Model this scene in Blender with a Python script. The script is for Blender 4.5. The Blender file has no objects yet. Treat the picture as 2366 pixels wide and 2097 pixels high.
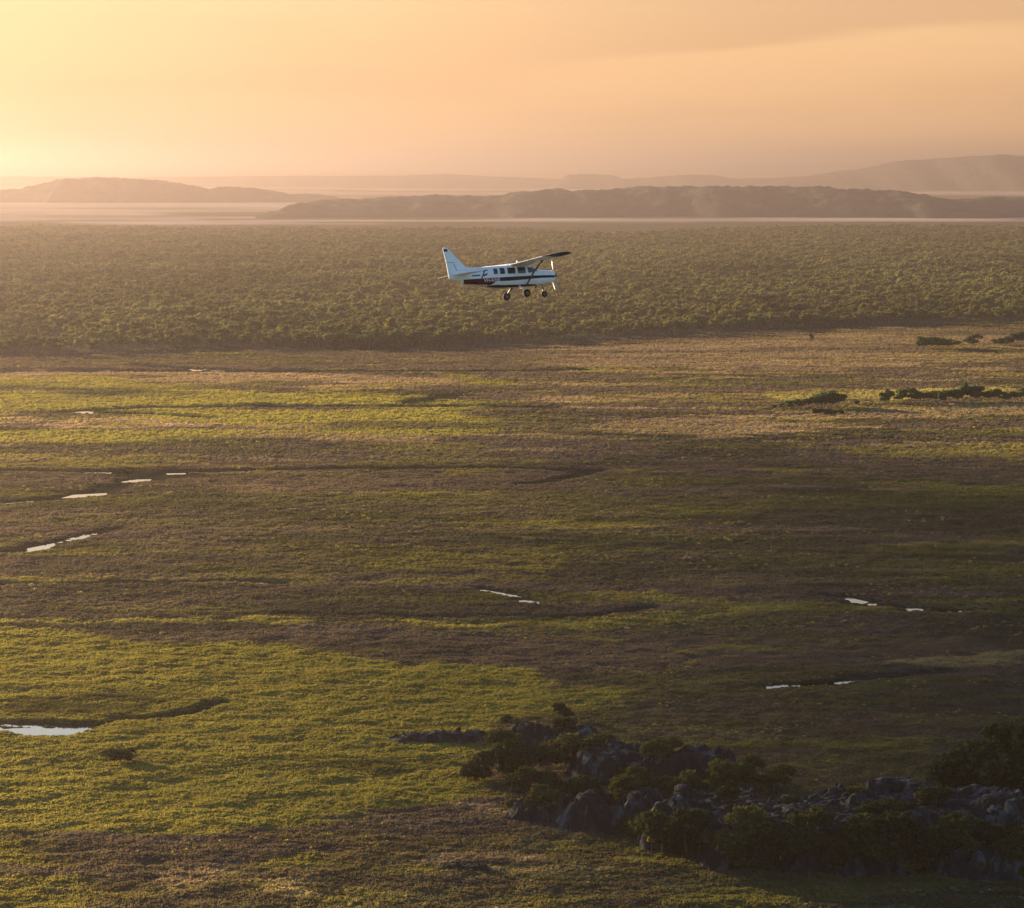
import bpy, math, random
import numpy as np
from mathutils import Vector, Matrix, Euler

R = math.radians
scene = bpy.context.scene
COL = scene.collection

# ------------------------------------------------------------------ camera
CAM_H = 100.0
FPX = 6709.0                      # focal length in photo pixels (2366 wide)
W0, H0 = 2366.0, 2097.0
HORIZON = 395.0
PITCH = math.atan((H0 / 2 - HORIZON) / FPX)
cam_data = bpy.data.cameras.new("camera")
cam = bpy.data.objects.new("camera", cam_data)
COL.objects.link(cam)
cam.location = (0, 0, CAM_H)
cam.rotation_euler = (R(90) - PITCH, 0, 0)
cam_data.sensor_width = 36.0
cam_data.lens = 36.0 * FPX / W0
cam_data.clip_start = 1.0
cam_data.clip_end = 300000.0
scene.camera = cam

# ------------------------------------------------------------------ light
SUN_AZ = R(-40)                   # from the view direction (+Y), negative is left
SUN_EL = R(8.0)
world = bpy.data.worlds.new("World")
scene.world = world
world.use_nodes = True
wn, wl = world.node_tree.nodes, world.node_tree.links
wn.clear()
w_out = wn.new("ShaderNodeOutputWorld")
w_bg = wn.new("ShaderNodeBackground")
w_sky = wn.new("ShaderNodeTexSky")
w_sky.sky_type = 'NISHITA'
w_sky.sun_disc = False
w_sky.sun_elevation = SUN_EL
w_sky.sun_rotation = SUN_AZ
w_sky.altitude = 100
w_sky.air_density = 1.2
w_sky.dust_density = 1.5
w_sky.ozone_density = 3.0
w_bg.inputs['Strength'].default_value = 0.066
# a thin sheet of high cloud: its ragged lower edge climbs to the right, thinning out towards the sun
w_tc = wn.new("ShaderNodeTexCoord")
w_sep = wn.new("ShaderNodeSeparateXYZ")
wl.new(w_tc.outputs['Generated'], w_sep.inputs[0])
w_map = wn.new("ShaderNodeMapping")
w_map.inputs['Scale'].default_value = (7, 7, 60)
w_map.inputs['Rotation'].default_value = (0, R(-3.0), 0)
w_noise = wn.new("ShaderNodeTexNoise")
w_noise.inputs['Scale'].default_value = 1.0
w_noise.inputs['Detail'].default_value = 5
wl.new(w_tc.outputs['Generated'], w_map.inputs[0])
wl.new(w_map.outputs[0], w_noise.inputs['Vector'])
def wmath(op, a_, b_):
    q = wn.new("ShaderNodeMath"); q.operation = op
    for k_, v_ in enumerate((a_, b_)):
        if hasattr(v_, 'links'): wl.new(v_, q.inputs[k_])
        else: q.inputs[k_].default_value = v_
    return q.outputs[0]
edge = wmath('SUBTRACT', w_sep.outputs['Z'], wmath('ADD', wmath('MULTIPLY', w_sep.outputs['X'], 0.085), 0.0340))
edge = wmath('ADD', edge, wmath('MULTIPLY', wmath('SUBTRACT', w_noise.outputs[0], 0.5), 0.016))
def wrange(v_, a_, b_, c_, d_):
    q = wn.new("ShaderNodeMapRange"); q.interpolation_type = 'SMOOTHSTEP'
    wl.new(v_, q.inputs[0])
    for k_, t_ in enumerate((a_, b_, c_, d_)): q.inputs[k_ + 1].default_value = t_
    return q.outputs[0]
sheet = wmath('MULTIPLY', wrange(edge, -0.0015, 0.0035, 0, 1), wrange(w_sep.outputs['X'], -0.10, 0.12, 0.0, 1))
streak = wrange(w_noise.outputs[0], 0.42, 0.62, 0.0, 0.35)
veil = wmath('MAXIMUM', sheet, streak)
w_mix = wn.new("ShaderNodeMixRGB")
w_mix.blend_type = 'MULTIPLY'
w_mix.inputs[2].default_value = (0.82, 0.79, 0.82, 1)
wl.new(veil, w_mix.inputs[0])
# evening dust lying low all round the horizon
w_dust = wn.new("ShaderNodeMixRGB")
w_dust.inputs[2].default_value = (3.12, 1.74, 0.80, 1)
w_dot = wn.new("ShaderNodeVectorMath"); w_dot.operation = 'DOT_PRODUCT'
w_dot.inputs[1].default_value = (math.sin(SUN_AZ), math.cos(SUN_AZ), 0)
wl.new(w_tc.outputs['Generated'], w_dot.inputs[0])
wl.new(wmath('MULTIPLY', wrange(w_sep.outputs['Z'], 0.0, 0.28, 0.93, 0.0), wrange(w_dot.outputs['Value'], -0.35, 0.60, 0.0, 1.0)), w_dust.inputs[0])
wl.new(w_sky.outputs[0], w_dust.inputs[1])
wl.new(w_dust.outputs[0], w_mix.inputs[1])
wl.new(w_mix.outputs[0], w_bg.inputs[0])
wl.new(w_bg.outputs[0], w_out.inputs[0])

sun_data = bpy.data.lights.new("sun", 'SUN')
sun_data.energy = 5.0
sun_data.angle = R(0.5)
sun_data.color = (1.0, 0.75, 0.46)
sun = bpy.data.objects.new("sun", sun_data)
COL.objects.link(sun)
sun_dir = Vector((math.sin(SUN_AZ) * math.cos(SUN_EL), math.cos(SUN_AZ) * math.cos(SUN_EL), math.sin(SUN_EL)))
sun.rotation_euler = sun_dir.to_track_quat('Z', 'Y').to_euler()

scene.render.engine = 'CYCLES'
scene.view_settings.view_transform = 'Standard'
scene.view_settings.look = 'None'
scene.view_settings.gamma = 1.0
scene.view_settings.exposure = 2.35
scene.cycles.use_denoising = True
scene.cycles.max_bounces = 6
scene.cycles.diffuse_bounces = 2
scene.cycles.transmission_bounces = 3
scene.cycles.volume_bounces = 0
scene.cycles.transparent_max_bounces = 8
HAZE_DENSITY = 1.0e-4  # per metre

# ------------------------------------------------------------------ helpers
rng = np.random.default_rng(7)

class Noise:
    def __init__(self, seed):
        r = np.random.default_rng(seed)
        self.t = r.random((256, 256))
    def __call__(self, x, y):
        xi = np.floor(x).astype(np.int64); yi = np.floor(y).astype(np.int64)
        fx = x - xi; fy = y - yi
        fx = fx * fx * (3 - 2 * fx); fy = fy * fy * (3 - 2 * fy)
        x0 = xi & 255; x1 = (xi + 1) & 255; y0 = yi & 255; y1 = (yi + 1) & 255
        t = self.t
        a = t[x0, y0] * (1 - fx) + t[x1, y0] * fx
        b = t[x0, y1] * (1 - fx) + t[x1, y1] * fx
        return a * (1 - fy) + b * fy
    def fbm(self, x, y, s, oct=3):
        """about -1..1, feature size s"""
        o = 0; a = 1; tot = 0
        c, sn = 0.8, 0.6
        for k in range(oct):
            o = o + a * (self(x / s + 17.3 * k, y / s - 9.1 * k) * 2 - 1); tot += a
            a *= 0.5; s = s / 2.03
            x, y = c * x - sn * y, sn * x + c * y
        return o / tot * 1.5
N1, N2, N3, N4, N5 = [Noise(k) for k in (11, 23, 35, 47, 59)]

def sstep(a, b, x):
    t = np.clip((x - a) / (b - a), 0, 1)
    return t * t * (3 - 2 * t)

V = W0 / 2044.0                   # positions below were read off at 2044 wide

def ground_pt(vx, vy, z=0.0):
    """where the photo's point (vx, vy) meets the plane of height z"""
    px, py = vx * V, vy * V
    dx = (px - W0 / 2) / FPX; dy = -(py - H0 / 2) / FPX
    d = Vector((dx, math.cos(PITCH) + dy * math.sin(PITCH), -math.sin(PITCH) + dy * math.cos(PITCH)))
    t = (z - CAM_H) / d.z
    return (d.x * t, d.y * t)

def at_depth(vx, vy, Y):
    px, py = vx * V, vy * V
    dx = (px - W0 / 2) / FPX; dy = -(py - H0 / 2) / FPX
    d = Vector((dx, math.cos(PITCH) + dy * math.sin(PITCH), -math.sin(PITCH) + dy * math.cos(PITCH)))
    t = Y / d.y
    return Vector((d.x * t, Y, CAM_H + d.z * t))

def gpoly(pts):
    return np.array([ground_pt(x, y) for x, y in pts])

def poly_sdf(poly, x, y):
    """signed distance, positive inside"""
    d = np.full(x.shape, 1e18); ins = np.zeros(x.shape, bool)
    n = len(poly)
    for i in range(n):
        ax, ay = poly[i]; bx, by = poly[(i + 1) % n]
        ex, ey = bx - ax, by - ay
        L = ex * ex + ey * ey + 1e-12
        t = np.clip(((x - ax) * ex + (y - ay) * ey) / L, 0, 1)
        d = np.minimum(d, (x - ax - t * ex) ** 2 + (y - ay - t * ey) ** 2)
        c = ((ay > y) != (by > y))
        with np.errstate(divide='ignore', invalid='ignore'):
            xs = ax + (y - ay) / (ey if ey != 0 else 1e-12) * ex
        ins ^= c & (x < xs)
    d = np.sqrt(d)
    return np.where(ins, d, -d)

def line_dist(pts, x, y):
    d = np.full(x.shape, 1e18)
    for (ax, ay), (bx, by) in zip(pts[:-1], pts[1:]):
        ex, ey = bx - ax, by - ay
        t = np.clip(((x - ax) * ex + (y - ay) * ey) / (ex * ex + ey * ey + 1e-12), 0, 1)
        d = np.minimum(d, (x - ax - t * ex) ** 2 + (y - ay - t * ey) ** 2)
    return np.sqrt(d)

def new_mesh(name, verts, faces, smooth=False):
    me = bpy.data.meshes.new(name)
    verts = np.asarray(verts, dtype=np.float32)
    if isinstance(faces, np.ndarray):
        k = faces.shape[1]
        me.vertices.add(len(verts)); me.vertices.foreach_set('co', verts.ravel())
        me.loops.add(faces.size); me.loops.foreach_set('vertex_index', faces.astype(np.int32).ravel())
        me.polygons.add(len(faces))
        me.polygons.foreach_set('loop_start', np.arange(0, faces.size, k, dtype=np.int32))
        me.update(calc_edges=True)
    else:
        me.from_pydata([tuple(v) for v in verts], [], faces)
        me.update()
    if smooth:
        me.polygons.foreach_set('use_smooth', np.ones(len(me.polygons), bool))
    return me

def link(name, me, mat=None, parent=None):
    o = bpy.data.objects.new(name, me)
    COL.objects.link(o)
    if mat is not None and me is not None and len(me.materials) == 0:
        me.materials.append(mat)
    if parent is not None:
        o.parent = parent
    return o

def empty(name, loc=(0, 0, 0)):
    o = bpy.data.objects.new(name, None)
    o.location = loc
    o.empty_display_size = 0.5
    COL.objects.link(o)
    return o

def tag(o, label=None, cat=None, group=None, kind=None):
    if label: o['label'] = label
    if cat: o['category'] = cat
    if group: o['group'] = group
    if kind: o['kind'] = kind
    return o

class MB:
    """collects shapes of one part"""
    def __init__(self):
        self.v = []; self.f = []
    def add(self, v, f):
        o = len(self.v)
        self.v += [tuple(p) for p in v]
        self.f += [tuple(i + o for i in q) for q in f]
    def tube(self, pts, rad, n=8, cap=True):
        pts = [Vector(p) for p in pts]
        if not hasattr(rad, '__len__'): rad = [rad] * len(pts)
        vs = []; fs = []
        for i, p in enumerate(pts):
            t = (pts[min(i + 1, len(pts) - 1)] - pts[max(i - 1, 0)]).normalized()
            a = t.cross(Vector((0, 0, 1)))
            if a.length < 0.1: a = t.cross(Vector((0, 1, 0)))
            a.normalize(); b = t.cross(a)
            for k in range(n):
                w = 2 * math.pi * k / n
                vs.append(p + (a * math.cos(w) + b * math.sin(w)) * rad[i])
        for i in range(len(pts) - 1):
            for k in range(n):
                k2 = (k + 1) % n
                fs.append((i * n + k, i * n + k2, (i + 1) * n + k2, (i + 1) * n + k))
        if cap:
            fs.append(tuple(range(n))[::-1]); fs.append(tuple((len(pts) - 1) * n + k for k in range(n)))
        self.add(vs, fs)
    def loft(self, rings, closed_ends=True):
        n = len(rings[0]); vs = [p for r in rings for p in r]; fs = []
        for i in range(len(rings) - 1):
            for k in range(n):
                k2 = (k + 1) % n
                fs.append((i * n + k, i * n + k2, (i + 1) * n + k2, (i + 1) * n + k))
        if closed_ends:
            fs.append(tuple(range(n))[::-1]); fs.append(tuple((len(rings) - 1) * n + k for k in range(n)))
        self.add(vs, fs)
    def build(self, name, mat, parent=None, smooth=False):
        return link(name, new_mesh(name, self.v, self.f, smooth), mat, parent)

# ------------------------------------------------------------------ materials
def mat_new(name):
    m = bpy.data.materials.new(name)
    m.use_nodes = True
    m.node_tree.nodes.clear()
    return m, m.node_tree.nodes, m.node_tree.links

def principled(name, col, rough=0.6, spec=0.3, metal=0.0, noise=0.0, nscale=3.0, bump=0.0, coat=0.0):
    m, n, l = mat_new(name)
    out = n.new("ShaderNodeOutputMaterial"); b = n.new("ShaderNodeBsdfPrincipled")
    b.inputs['Roughness'].default_value = rough
    b.inputs['Specular IOR Level'].default_value = spec
    b.inputs['Metallic'].default_value = metal
    b.inputs['Coat Weight'].default_value = coat
    l.new(b.outputs[0], out.inputs[0])
    if noise > 0 or bump > 0:
        tc = n.new("ShaderNodeTexCoord"); nz = n.new("ShaderNodeTexNoise")
        nz.inputs['Scale'].default_value = nscale; nz.inputs['Detail'].default_value = 6
        l.new(tc.outputs['Object'], nz.inputs['Vector'])
        mr = n.new("ShaderNodeMapRange")
        mr.inputs[1].default_value = 0.3; mr.inputs[2].default_value = 0.7
        mr.inputs[3].default_value = 1 - noise; mr.inputs[4].default_value = 1 + noise
        l.new(nz.outputs[0], mr.inputs[0])
        mx = n.new("ShaderNodeVectorMath"); mx.operation = 'SCALE'
        mx.inputs[0].default_value = col[:3]
        l.new(mr.outputs[0], mx.inputs['Scale'])
        l.new(mx.outputs[0], b.inputs['Base Color'])
        if bump > 0:
            bp = n.new("ShaderNodeBump"); bp.inputs['Strength'].default_value = bump
            bp.inputs['Distance'].default_value = 0.3
            l.new(nz.outputs[0], bp.inputs['Height']); l.new(bp.outputs[0], b.inputs['Normal'])
    else:
        b.inputs['Base Color'].default_value = (*col[:3], 1)
    return m

def leaf_mat(name, c1, c2, trans=0.35, attr=None, vary=0.35):
    """leaves or blades: colour differs leaf by leaf and plant by plant"""
    m, n, l = mat_new(name)
    out = n.new("ShaderNodeOutputMaterial")
    d = n.new("ShaderNodeBsdfDiffuse"); t = n.new("ShaderNodeBsdfTranslucent"); mx = n.new("ShaderNodeMixShader")
    mx.inputs[0].default_value = trans
    geo = n.new("ShaderNodeNewGeometry"); oi = n.new("ShaderNodeObjectInfo")
    if attr:
        at = n.new("ShaderNodeAttribute"); at.attribute_type = 'INSTANCER'; at.attribute_name = attr
        base = at.outputs['Color']
    else:
        cm = n.new("ShaderNodeMixRGB"); cm.inputs[1].default_value = (*c1, 1); cm.inputs[2].default_value = (*c2, 1)
        l.new(oi.outputs['Random'], cm.inputs[0]); base = cm.outputs[0]
    mr = n.new("ShaderNodeMapRange")
    mr.inputs[3].default_value = 1 - vary; mr.inputs[4].default_value = 1 + vary
    l.new(geo.outputs['Random Per Island'], mr.inputs[0])
    sc = n.new("ShaderNodeVectorMath"); sc.operation = 'SCALE'
    l.new(base, sc.inputs[0]); l.new(mr.outputs[0], sc.inputs['Scale'])
    tt = n.new("ShaderNodeVectorMath"); tt.operation = 'MULTIPLY'
    tt.inputs[1].default_value = (1.25, 1.15, 0.6)
    l.new(sc.outputs[0], tt.inputs[0])
    l.new(sc.outputs[0], d.inputs[0]); l.new(tt.outputs[0], t.inputs[0])
    l.new(d.outputs[0], mx.inputs[1]); l.new(t.outputs[0], mx.inputs[2]); l.new(mx.outputs[0], out.inputs[0])
    return m

def ground_mat():
    m, n, l = mat_new("plain_vegetation")
    out = n.new("ShaderNodeOutputMaterial"); b = n.new("ShaderNodeBsdfPrincipled")
    b.inputs['Roughness'].default_value = 1.0; b.inputs['Specular IOR Level'].default_value = 0.0
    at = n.new("ShaderNodeAttribute"); at.attribute_name = "veg"
    geo = n.new("ShaderNodeNewGeometry")
    nz = n.new("ShaderNodeTexNoise"); nz.inputs['Scale'].default_value = 0.45; nz.inputs['Detail'].default_value = 5
    l.new(geo.outputs['Position'], nz.inputs['Vector'])
    mr = n.new("ShaderNodeMapRange")
    mr.inputs[1].default_value = 0.3; mr.inputs[2].default_value = 0.7
    mr.inputs[3].default_value = 0.6; mr.inputs[4].default_value = 1.4
    l.new(nz.outputs[0], mr.inputs[0])
    sc = n.new("ShaderNodeVectorMath"); sc.operation = 'SCALE'
    l.new(at.outputs['Color'], sc.inputs[0]); l.new(mr.outputs[0], sc.inputs['Scale'])
    l.new(sc.outputs[0], b.inputs['Base Color'])
    nb = n.new("ShaderNodeTexNoise"); nb.inputs['Scale'].default_value = 0.8; nb.inputs['Detail'].default_value = 6
    l.new(geo.outputs['Position'], nb.inputs['Vector'])
    bp = n.new("ShaderNodeBump"); bp.inputs['Strength'].default_value = 1.0; bp.inputs['Distance'].default_value = 0.6
    l.new(nb.outputs[0], bp.inputs['Height']); l.new(bp.outputs[0], b.inputs['Normal'])
    l.new(b.outputs[0], out.inputs[0])
    return m

def rock_mat(name, dark, mid, pale, scale=0.35):
    m, n, l = mat_new(name)
    out = n.new("ShaderNodeOutputMaterial"); b = n.new("ShaderNodeBsdfPrincipled")
    b.inputs['Roughness'].default_value = 0.95; b.inputs['Specular IOR Level'].default_value = 0.04
    geo = n.new("ShaderNodeNewGeometry")
    mp = n.new("ShaderNodeMapping"); mp.inputs['Scale'].default_value = (1, 1, 0.45)
    l.new(geo.outputs['Position'], mp.inputs[0])
    nz = n.new("ShaderNodeTexNoise"); nz.inputs['Scale'].default_value = scale; nz.inputs['Detail'].default_value = 8
    nz.inputs['Roughness'].default_value = 0.65
    l.new(mp.outputs[0], nz.inputs['Vector'])
    cr = n.new("ShaderNodeValToRGB")
    e = cr.color_ramp.elements
    e[0].position = 0.36; e[0].color = (*dark, 1)
    e[1].position = 0.68; e[1].color = (*pale, 1)
    k = e.new(0.52); k.color = (*mid, 1)
    l.new(nz.outputs[0], cr.inputs[0]); l.new(cr.outputs[0], b.inputs['Base Color'])
    n2 = n.new("ShaderNodeTexNoise"); n2.inputs['Scale'].default_value = 1.4; n2.inputs['Detail'].default_value = 8
    l.new(mp.outputs[0], n2.inputs['Vector'])
    bp = n.new("ShaderNodeBump"); bp.inputs['Strength'].default_value = 0.8; bp.inputs['Distance'].default_value = 0.5
    l.new(n2.outputs[0], bp.inputs['Height']); l.new(bp.outputs[0], b.inputs['Normal'])
    l.new(b.outputs[0], out.inputs[0])
    return m

def hill_mat():
    m, n, l = mat_new("hill_woodland")
    out = n.new("ShaderNodeOutputMaterial"); b = n.new("ShaderNodeBsdfDiffuse")
    geo = n.new("ShaderNodeNewGeometry")
    nz = n.new("ShaderNodeTexNoise"); nz.inputs['Scale'].default_value = 0.012; nz.inputs['Detail'].default_value = 9
    nz.inputs['Roughness'].default_value = 0.7
    l.new(geo.outputs['Position'], nz.inputs['Vector'])
    cr = n.new("ShaderNodeValToRGB"); e = cr.color_ramp.elements
    e[0].position = 0.38; e[0].color = (0.030, 0.038, 0.038, 1)
    e[1].position = 0.66; e[1].color = (0.085, 0.080, 0.070, 1)
    l.new(nz.outputs[0], cr.inputs[0]); l.new(cr.outputs[0], b.inputs[0]); l.new(b.outputs[0], out.inputs[0])
    return m

def water_mat():
    m, n, l = mat_new("still_water")
    out = n.new("ShaderNodeOutputMaterial"); b = n.new("ShaderNodeBsdfPrincipled")
    b.inputs['Base Color'].default_value = (0.03, 0.03, 0.022, 1)
    b.inputs['Roughness'].default_value = 0.06
    b.inputs['IOR'].default_value = 1.8
    geo = n.new("ShaderNodeNewGeometry")
    nz = n.new("ShaderNodeTexNoise"); nz.inputs['Scale'].default_value = 0.9; nz.inputs['Detail'].default_value = 4
    l.new(geo.outputs['Position'], nz.inputs['Vector'])
    bp = n.new("ShaderNodeBump"); bp.inputs['Strength'].default_value = 0.06; bp.inputs['Distance'].default_value = 0.1
    l.new(nz.outputs[0], bp.inputs['Height']); l.new(bp.outputs[0], b.inputs['Normal'])
    l.new(b.outputs[0], out.inputs[0])
    return m

M_GROUND = ground_mat()
M_WATER = water_mat()
M_HILL = hill_mat()
M_ROCK = rock_mat("weathered_sandstone", (0.009, 0.011, 0.013), (0.018, 0.021, 0.024), (0.105, 0.11, 0.115))
M_TUFT = leaf_mat("grass_blades", None, None, 0.45, attr="veg", vary=0.16)
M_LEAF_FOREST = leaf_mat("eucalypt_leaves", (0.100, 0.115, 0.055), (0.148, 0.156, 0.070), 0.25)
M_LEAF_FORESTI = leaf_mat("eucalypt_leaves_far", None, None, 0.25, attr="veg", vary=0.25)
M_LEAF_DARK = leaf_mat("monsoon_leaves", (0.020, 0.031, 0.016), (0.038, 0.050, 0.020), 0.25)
M_LEAF_OLIVE = leaf_mat("olive_leaves", (0.050, 0.058, 0.022), (0.075, 0.076, 0.026), 0.3)
M_LEAF_ROW = leaf_mat("paperbark_leaves", (0.050, 0.085, 0.042), (0.075, 0.11, 0.05), 0.35)
M_LEAF_YELLOW = leaf_mat("yellow_leaves", (0.22, 0.22, 0.04), (0.25, 0.23, 0.05), 0.45)
M_BARK = principled("grey_bark", (0.16, 0.14, 0.12), 0.9, 0.1, noise=0.4, nscale=4)
M_BARK_PALE = principled("pale_bark", (0.36, 0.33, 0.30), 0.9, 0.1, noise=0.3, nscale=4)

# ------------------------------------------------------------------ lie of the land
GREEN = np.array([0.205, 0.188, 0.055]); BROWN = np.array([0.104, 0.084, 0.086]); TAN = np.array([0.34, 0.255, 0.20])
DARK = np.array([0.026, 0.032, 0.022]); PALE = np.array([0.42, 0.33, 0.29]); FLOOR = np.array([0.085, 0.078, 0.048])
OLIVE = np.array([0.100, 0.104, 0.040])

FOREST = gpoly([(-700, 716), (0, 706), (220, 704), (390, 693), (600, 694), (870, 693), (1020, 685), (1300, 671), (1560, 654), (1820, 646), (2044, 641), (2700, 628),
                (2700, 455), (2044, 455), (1500, 462), (1200, 475), (1000, 464), (400, 464), (0, 456), (-700, 452)])

# painted in order: (colour, softness m, ragged edge m, amount, outline)
PATCH = [
    (BROWN, 6, 14, .9, gpoly([(0, 703), (2044, 650), (2044, 690), (1500, 720), (900, 745), (500, 752), (0, 748)])),
    (TAN, 5, 16, .75, gpoly([(0, 738), (420, 742), (800, 752), (1000, 770), (620, 782), (300, 770), (0, 757)])),
    (TAN, 6, 22, .42, gpoly([(1050, 700), (1700, 665), (2044, 672), (2044, 720), (1600, 745), (1100, 745)])),
    (GREEN * 1.25, 10, 24, .97, gpoly([(-60, 757), (150, 752), (420, 768), (640, 788), (900, 792), (990, 815), (980, 850), (880, 868), (600, 876), (250, 880), (-60, 884)])),
    (TAN * 1.05, 3, 8, .95, gpoly([(-40, 832), (140, 834), (330, 836), (470, 846), (430, 852), (250, 856), (0, 852)])),
    (BROWN, 2, 5, .95, gpoly([(-40, 841), (100, 841), (130, 847), (0, 850)])),
    (TAN, 3, 8, .7, gpoly([(520, 846), (640, 850), (560, 862), (440, 858)])),
    (GREEN, 4, 8, .8, gpoly([(880, 745), (1000, 752), (1060, 768), (950, 768), (900, 757)])),
    (GREEN * 1.4 + TAN * .25, 4, 10, .8, gpoly([(1520, 782), (1700, 778), (2044, 770), (2044, 792), (1750, 797), (1560, 800)])),
    (TAN, 5, 14, .5, gpoly([(1050, 860), (1300, 835), (1600, 822), (2044, 806), (2044, 835), (1700, 850), (1350, 880), (1150, 893)])),
    (GREEN, 4, 8, .7, gpoly([(1660, 895), (1800, 888), (2044, 886), (2044, 915), (1850, 918), (1700, 908)])),
    (GREEN * 1.1, 3, 6, .7, gpoly([(1490, 938), (1640, 930), (1720, 938), (1560, 948)])),
    (OLIVE, 4, 8, .7, gpoly([(1060, 962), (1200, 952), (1400, 945), (1500, 960), (1300, 975), (1100, 975)])),
    (OLIVE, 4, 9, .6, gpoly([(1550, 985), (1800, 975), (2044, 985), (2044, 1010), (1700, 1010)])),
    (BROWN, 6, 14, .45, gpoly([(-60, 888), (700, 884), (1050, 890), (1100, 1080), (700, 1225), (-60, 1232)])),
    (GREEN, 3, 6, .6, gpoly([(-30, 905), (250, 903), (420, 925), (200, 935), (-30, 935)])),
    (OLIVE, 4, 8, .8, gpoly([(560, 1000), (900, 975), (1200, 985), (1100, 1005), (700, 1015)])),
    (GREEN * .8, 2.5, 5, .85, gpoly([(700, 1130), (850, 1105), (1000, 1092), (1120, 1085), (1120, 1150), (1000, 1165), (850, 1150)])),
    (GREEN, 2, 3, .9, gpoly([(-30, 1151), (250, 1152), (520, 1158), (900, 1160), (900, 1166), (400, 1164), (-30, 1161)])),
    (GREEN * 1.2, 2, 3, .97, gpoly([(-30, 1236), (500, 1232), (860, 1240), (1150, 1240), (1300, 1226), (1480, 1211), (1700, 1205), (2044, 1192), (2044, 1200), (1700, 1214), (1480, 1226), (1200, 1250), (860, 1252), (500, 1244), (-30, 1246)])),
    (GREEN, 2, 4, 1, gpoly([(-60, 1246), (160, 1262), (300, 1282), (560, 1284), (660, 1300), (800, 1322), (1040, 1334), (1110, 1372), (1290, 1376), (1230, 1395), (1120, 1425), (1010, 1440), (985, 1470), (960, 1560), (1010, 1590), (820, 1608), (640, 1640), (420, 1656), (120, 1668), (-60, 1672)])),
    (GREEN * .8, 2, 5, .95, gpoly([(-60, 1670), (90, 1680), (200, 1740), (260, 1812), (330, 1840), (-60, 1840)])),
    (OLIVE, 2, 5, .55, gpoly([(1000, 1620), (1200, 1650), (1330, 1700), (1500, 1740), (2044, 1745), (2044, 1780), (1300, 1740), (1050, 1690)])),
    (BROWN * .7, 2, 5, .75, gpoly([(60, 1694), (450, 1664), (800, 1614), (1000, 1604), (1100, 1650), (1300, 1720), (1300, 1840), (250, 1840)])),
    (BROWN * .9, 2.5, 6, .8, gpoly([(1230, 1395), (1600, 1378), (2060, 1350), (2060, 1500), (1500, 1520), (1250, 1440)])),
    (TAN * .7, 1.5, 3, .8, gpoly([(340, 1738), (440, 1730), (480, 1760), (420, 1790), (330, 1770)])),
    (TAN * .7 + GREEN * .5, 1.5, 3, .8, gpoly([(480, 1752), (600, 1752), (660, 1790), (560, 1800), (490, 1775)])),
    (TAN * .7, 1.2, 2, .85, gpoly([(790, 1708), (900, 1702), (1070, 1706), (1080, 1716), (930, 1722), (820, 1722)])),
    (TAN * .6 + GREEN * .4, 1.2, 2, .8, gpoly([(960, 1728), (1120, 1732), (1220, 1722), (1200, 1738), (1050, 1745)])),
    (TAN * .8, 1, 2, .8, gpoly([(880, 1605), (1000, 1600), (1005, 1622), (940, 1622)])),
    (TAN * .6 + GREEN * .6, 1.5, 3, .7, gpoly([(1770, 1320), (1900, 1308), (2044, 1300), (2044, 1328), (1900, 1335)])),
    (GREEN * .8, 1.5, 3, .6, gpoly([(1780, 1440), (1960, 1432), (2044, 1430), (2044, 1440), (1860, 1446)])),
    (DARK, 2, 4, .7, gpoly([(0, 1390), (250, 1382), (480, 1384), (420, 1398), (250, 1425), (180, 1446), (0, 1440)])),
    (DARK, 1, 2, .7, gpoly([(520, 1530), (650, 1518), (860, 1516), (960, 1530), (830, 1540), (560, 1540)])),
    (DARK, 2, 5, .5, gpoly([(1480, 1180), (1700, 1165), (1960, 1160), (2044, 1175), (2044, 1230), (1800, 1210), (1650, 1200)])),
]
# creek channels, wet mud and the banks' shade put into one dark colour: (half width m, line)
CREEK = [
    (2.0, [(-40, 741), (300, 740), (600, 741), (1000, 740), (1150, 738)]),
    (1.6, [(270, 727), (400, 737)]),
    (2.2, [(100, 822), (160, 817), (300, 812), (520, 810), (900, 809), (1100, 812)]),
    (1.6, [(180, 823), (300, 826), (430, 834)]),
    (3.2, [(520, 808), (545, 810)]),
    (2.6, [(828, 803), (860, 797), (900, 787)]),
    (2.2, [(-40, 938), (200, 940), (300, 944), (400, 940), (700, 934), (1000, 932), (1190, 940)]),
    (6.0, [(280, 945), (345, 944)]),
    (2.6, [(-40, 1003), (100, 995), (200, 978), (260, 962), (310, 948)]),
    (1.8, [(-40, 1104), (60, 1094), (150, 1072), (240, 1052)]),
    (2.0, [(1060, 965), (1140, 950), (1200, 938)]),
    (1.4, [(-40, 1165), (300, 1160), (560, 1162)]),
    (1.3, [(560, 1225), (800, 1232), (1150, 1228), (1300, 1212)]),
    (1.2, [(960, 1172), (1070, 1202)]),
    (1.8, [(1540, 1368), (1700, 1355), (1900, 1340)]),
    (1.4, [(1640, 1185), (1740, 1200), (1860, 1214), (1960, 1216)]),
    (1.3, [(-40, 1443), (100, 1441), (200, 1445), (300, 1430), (440, 1400)]),
]
CREEK = [(w * (1 + .40 * (ground_pt(*l[0])[1] / 600) ** 2) * 1.0, [ground_pt(*p) for p in l]) for w, l in CREEK]
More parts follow.
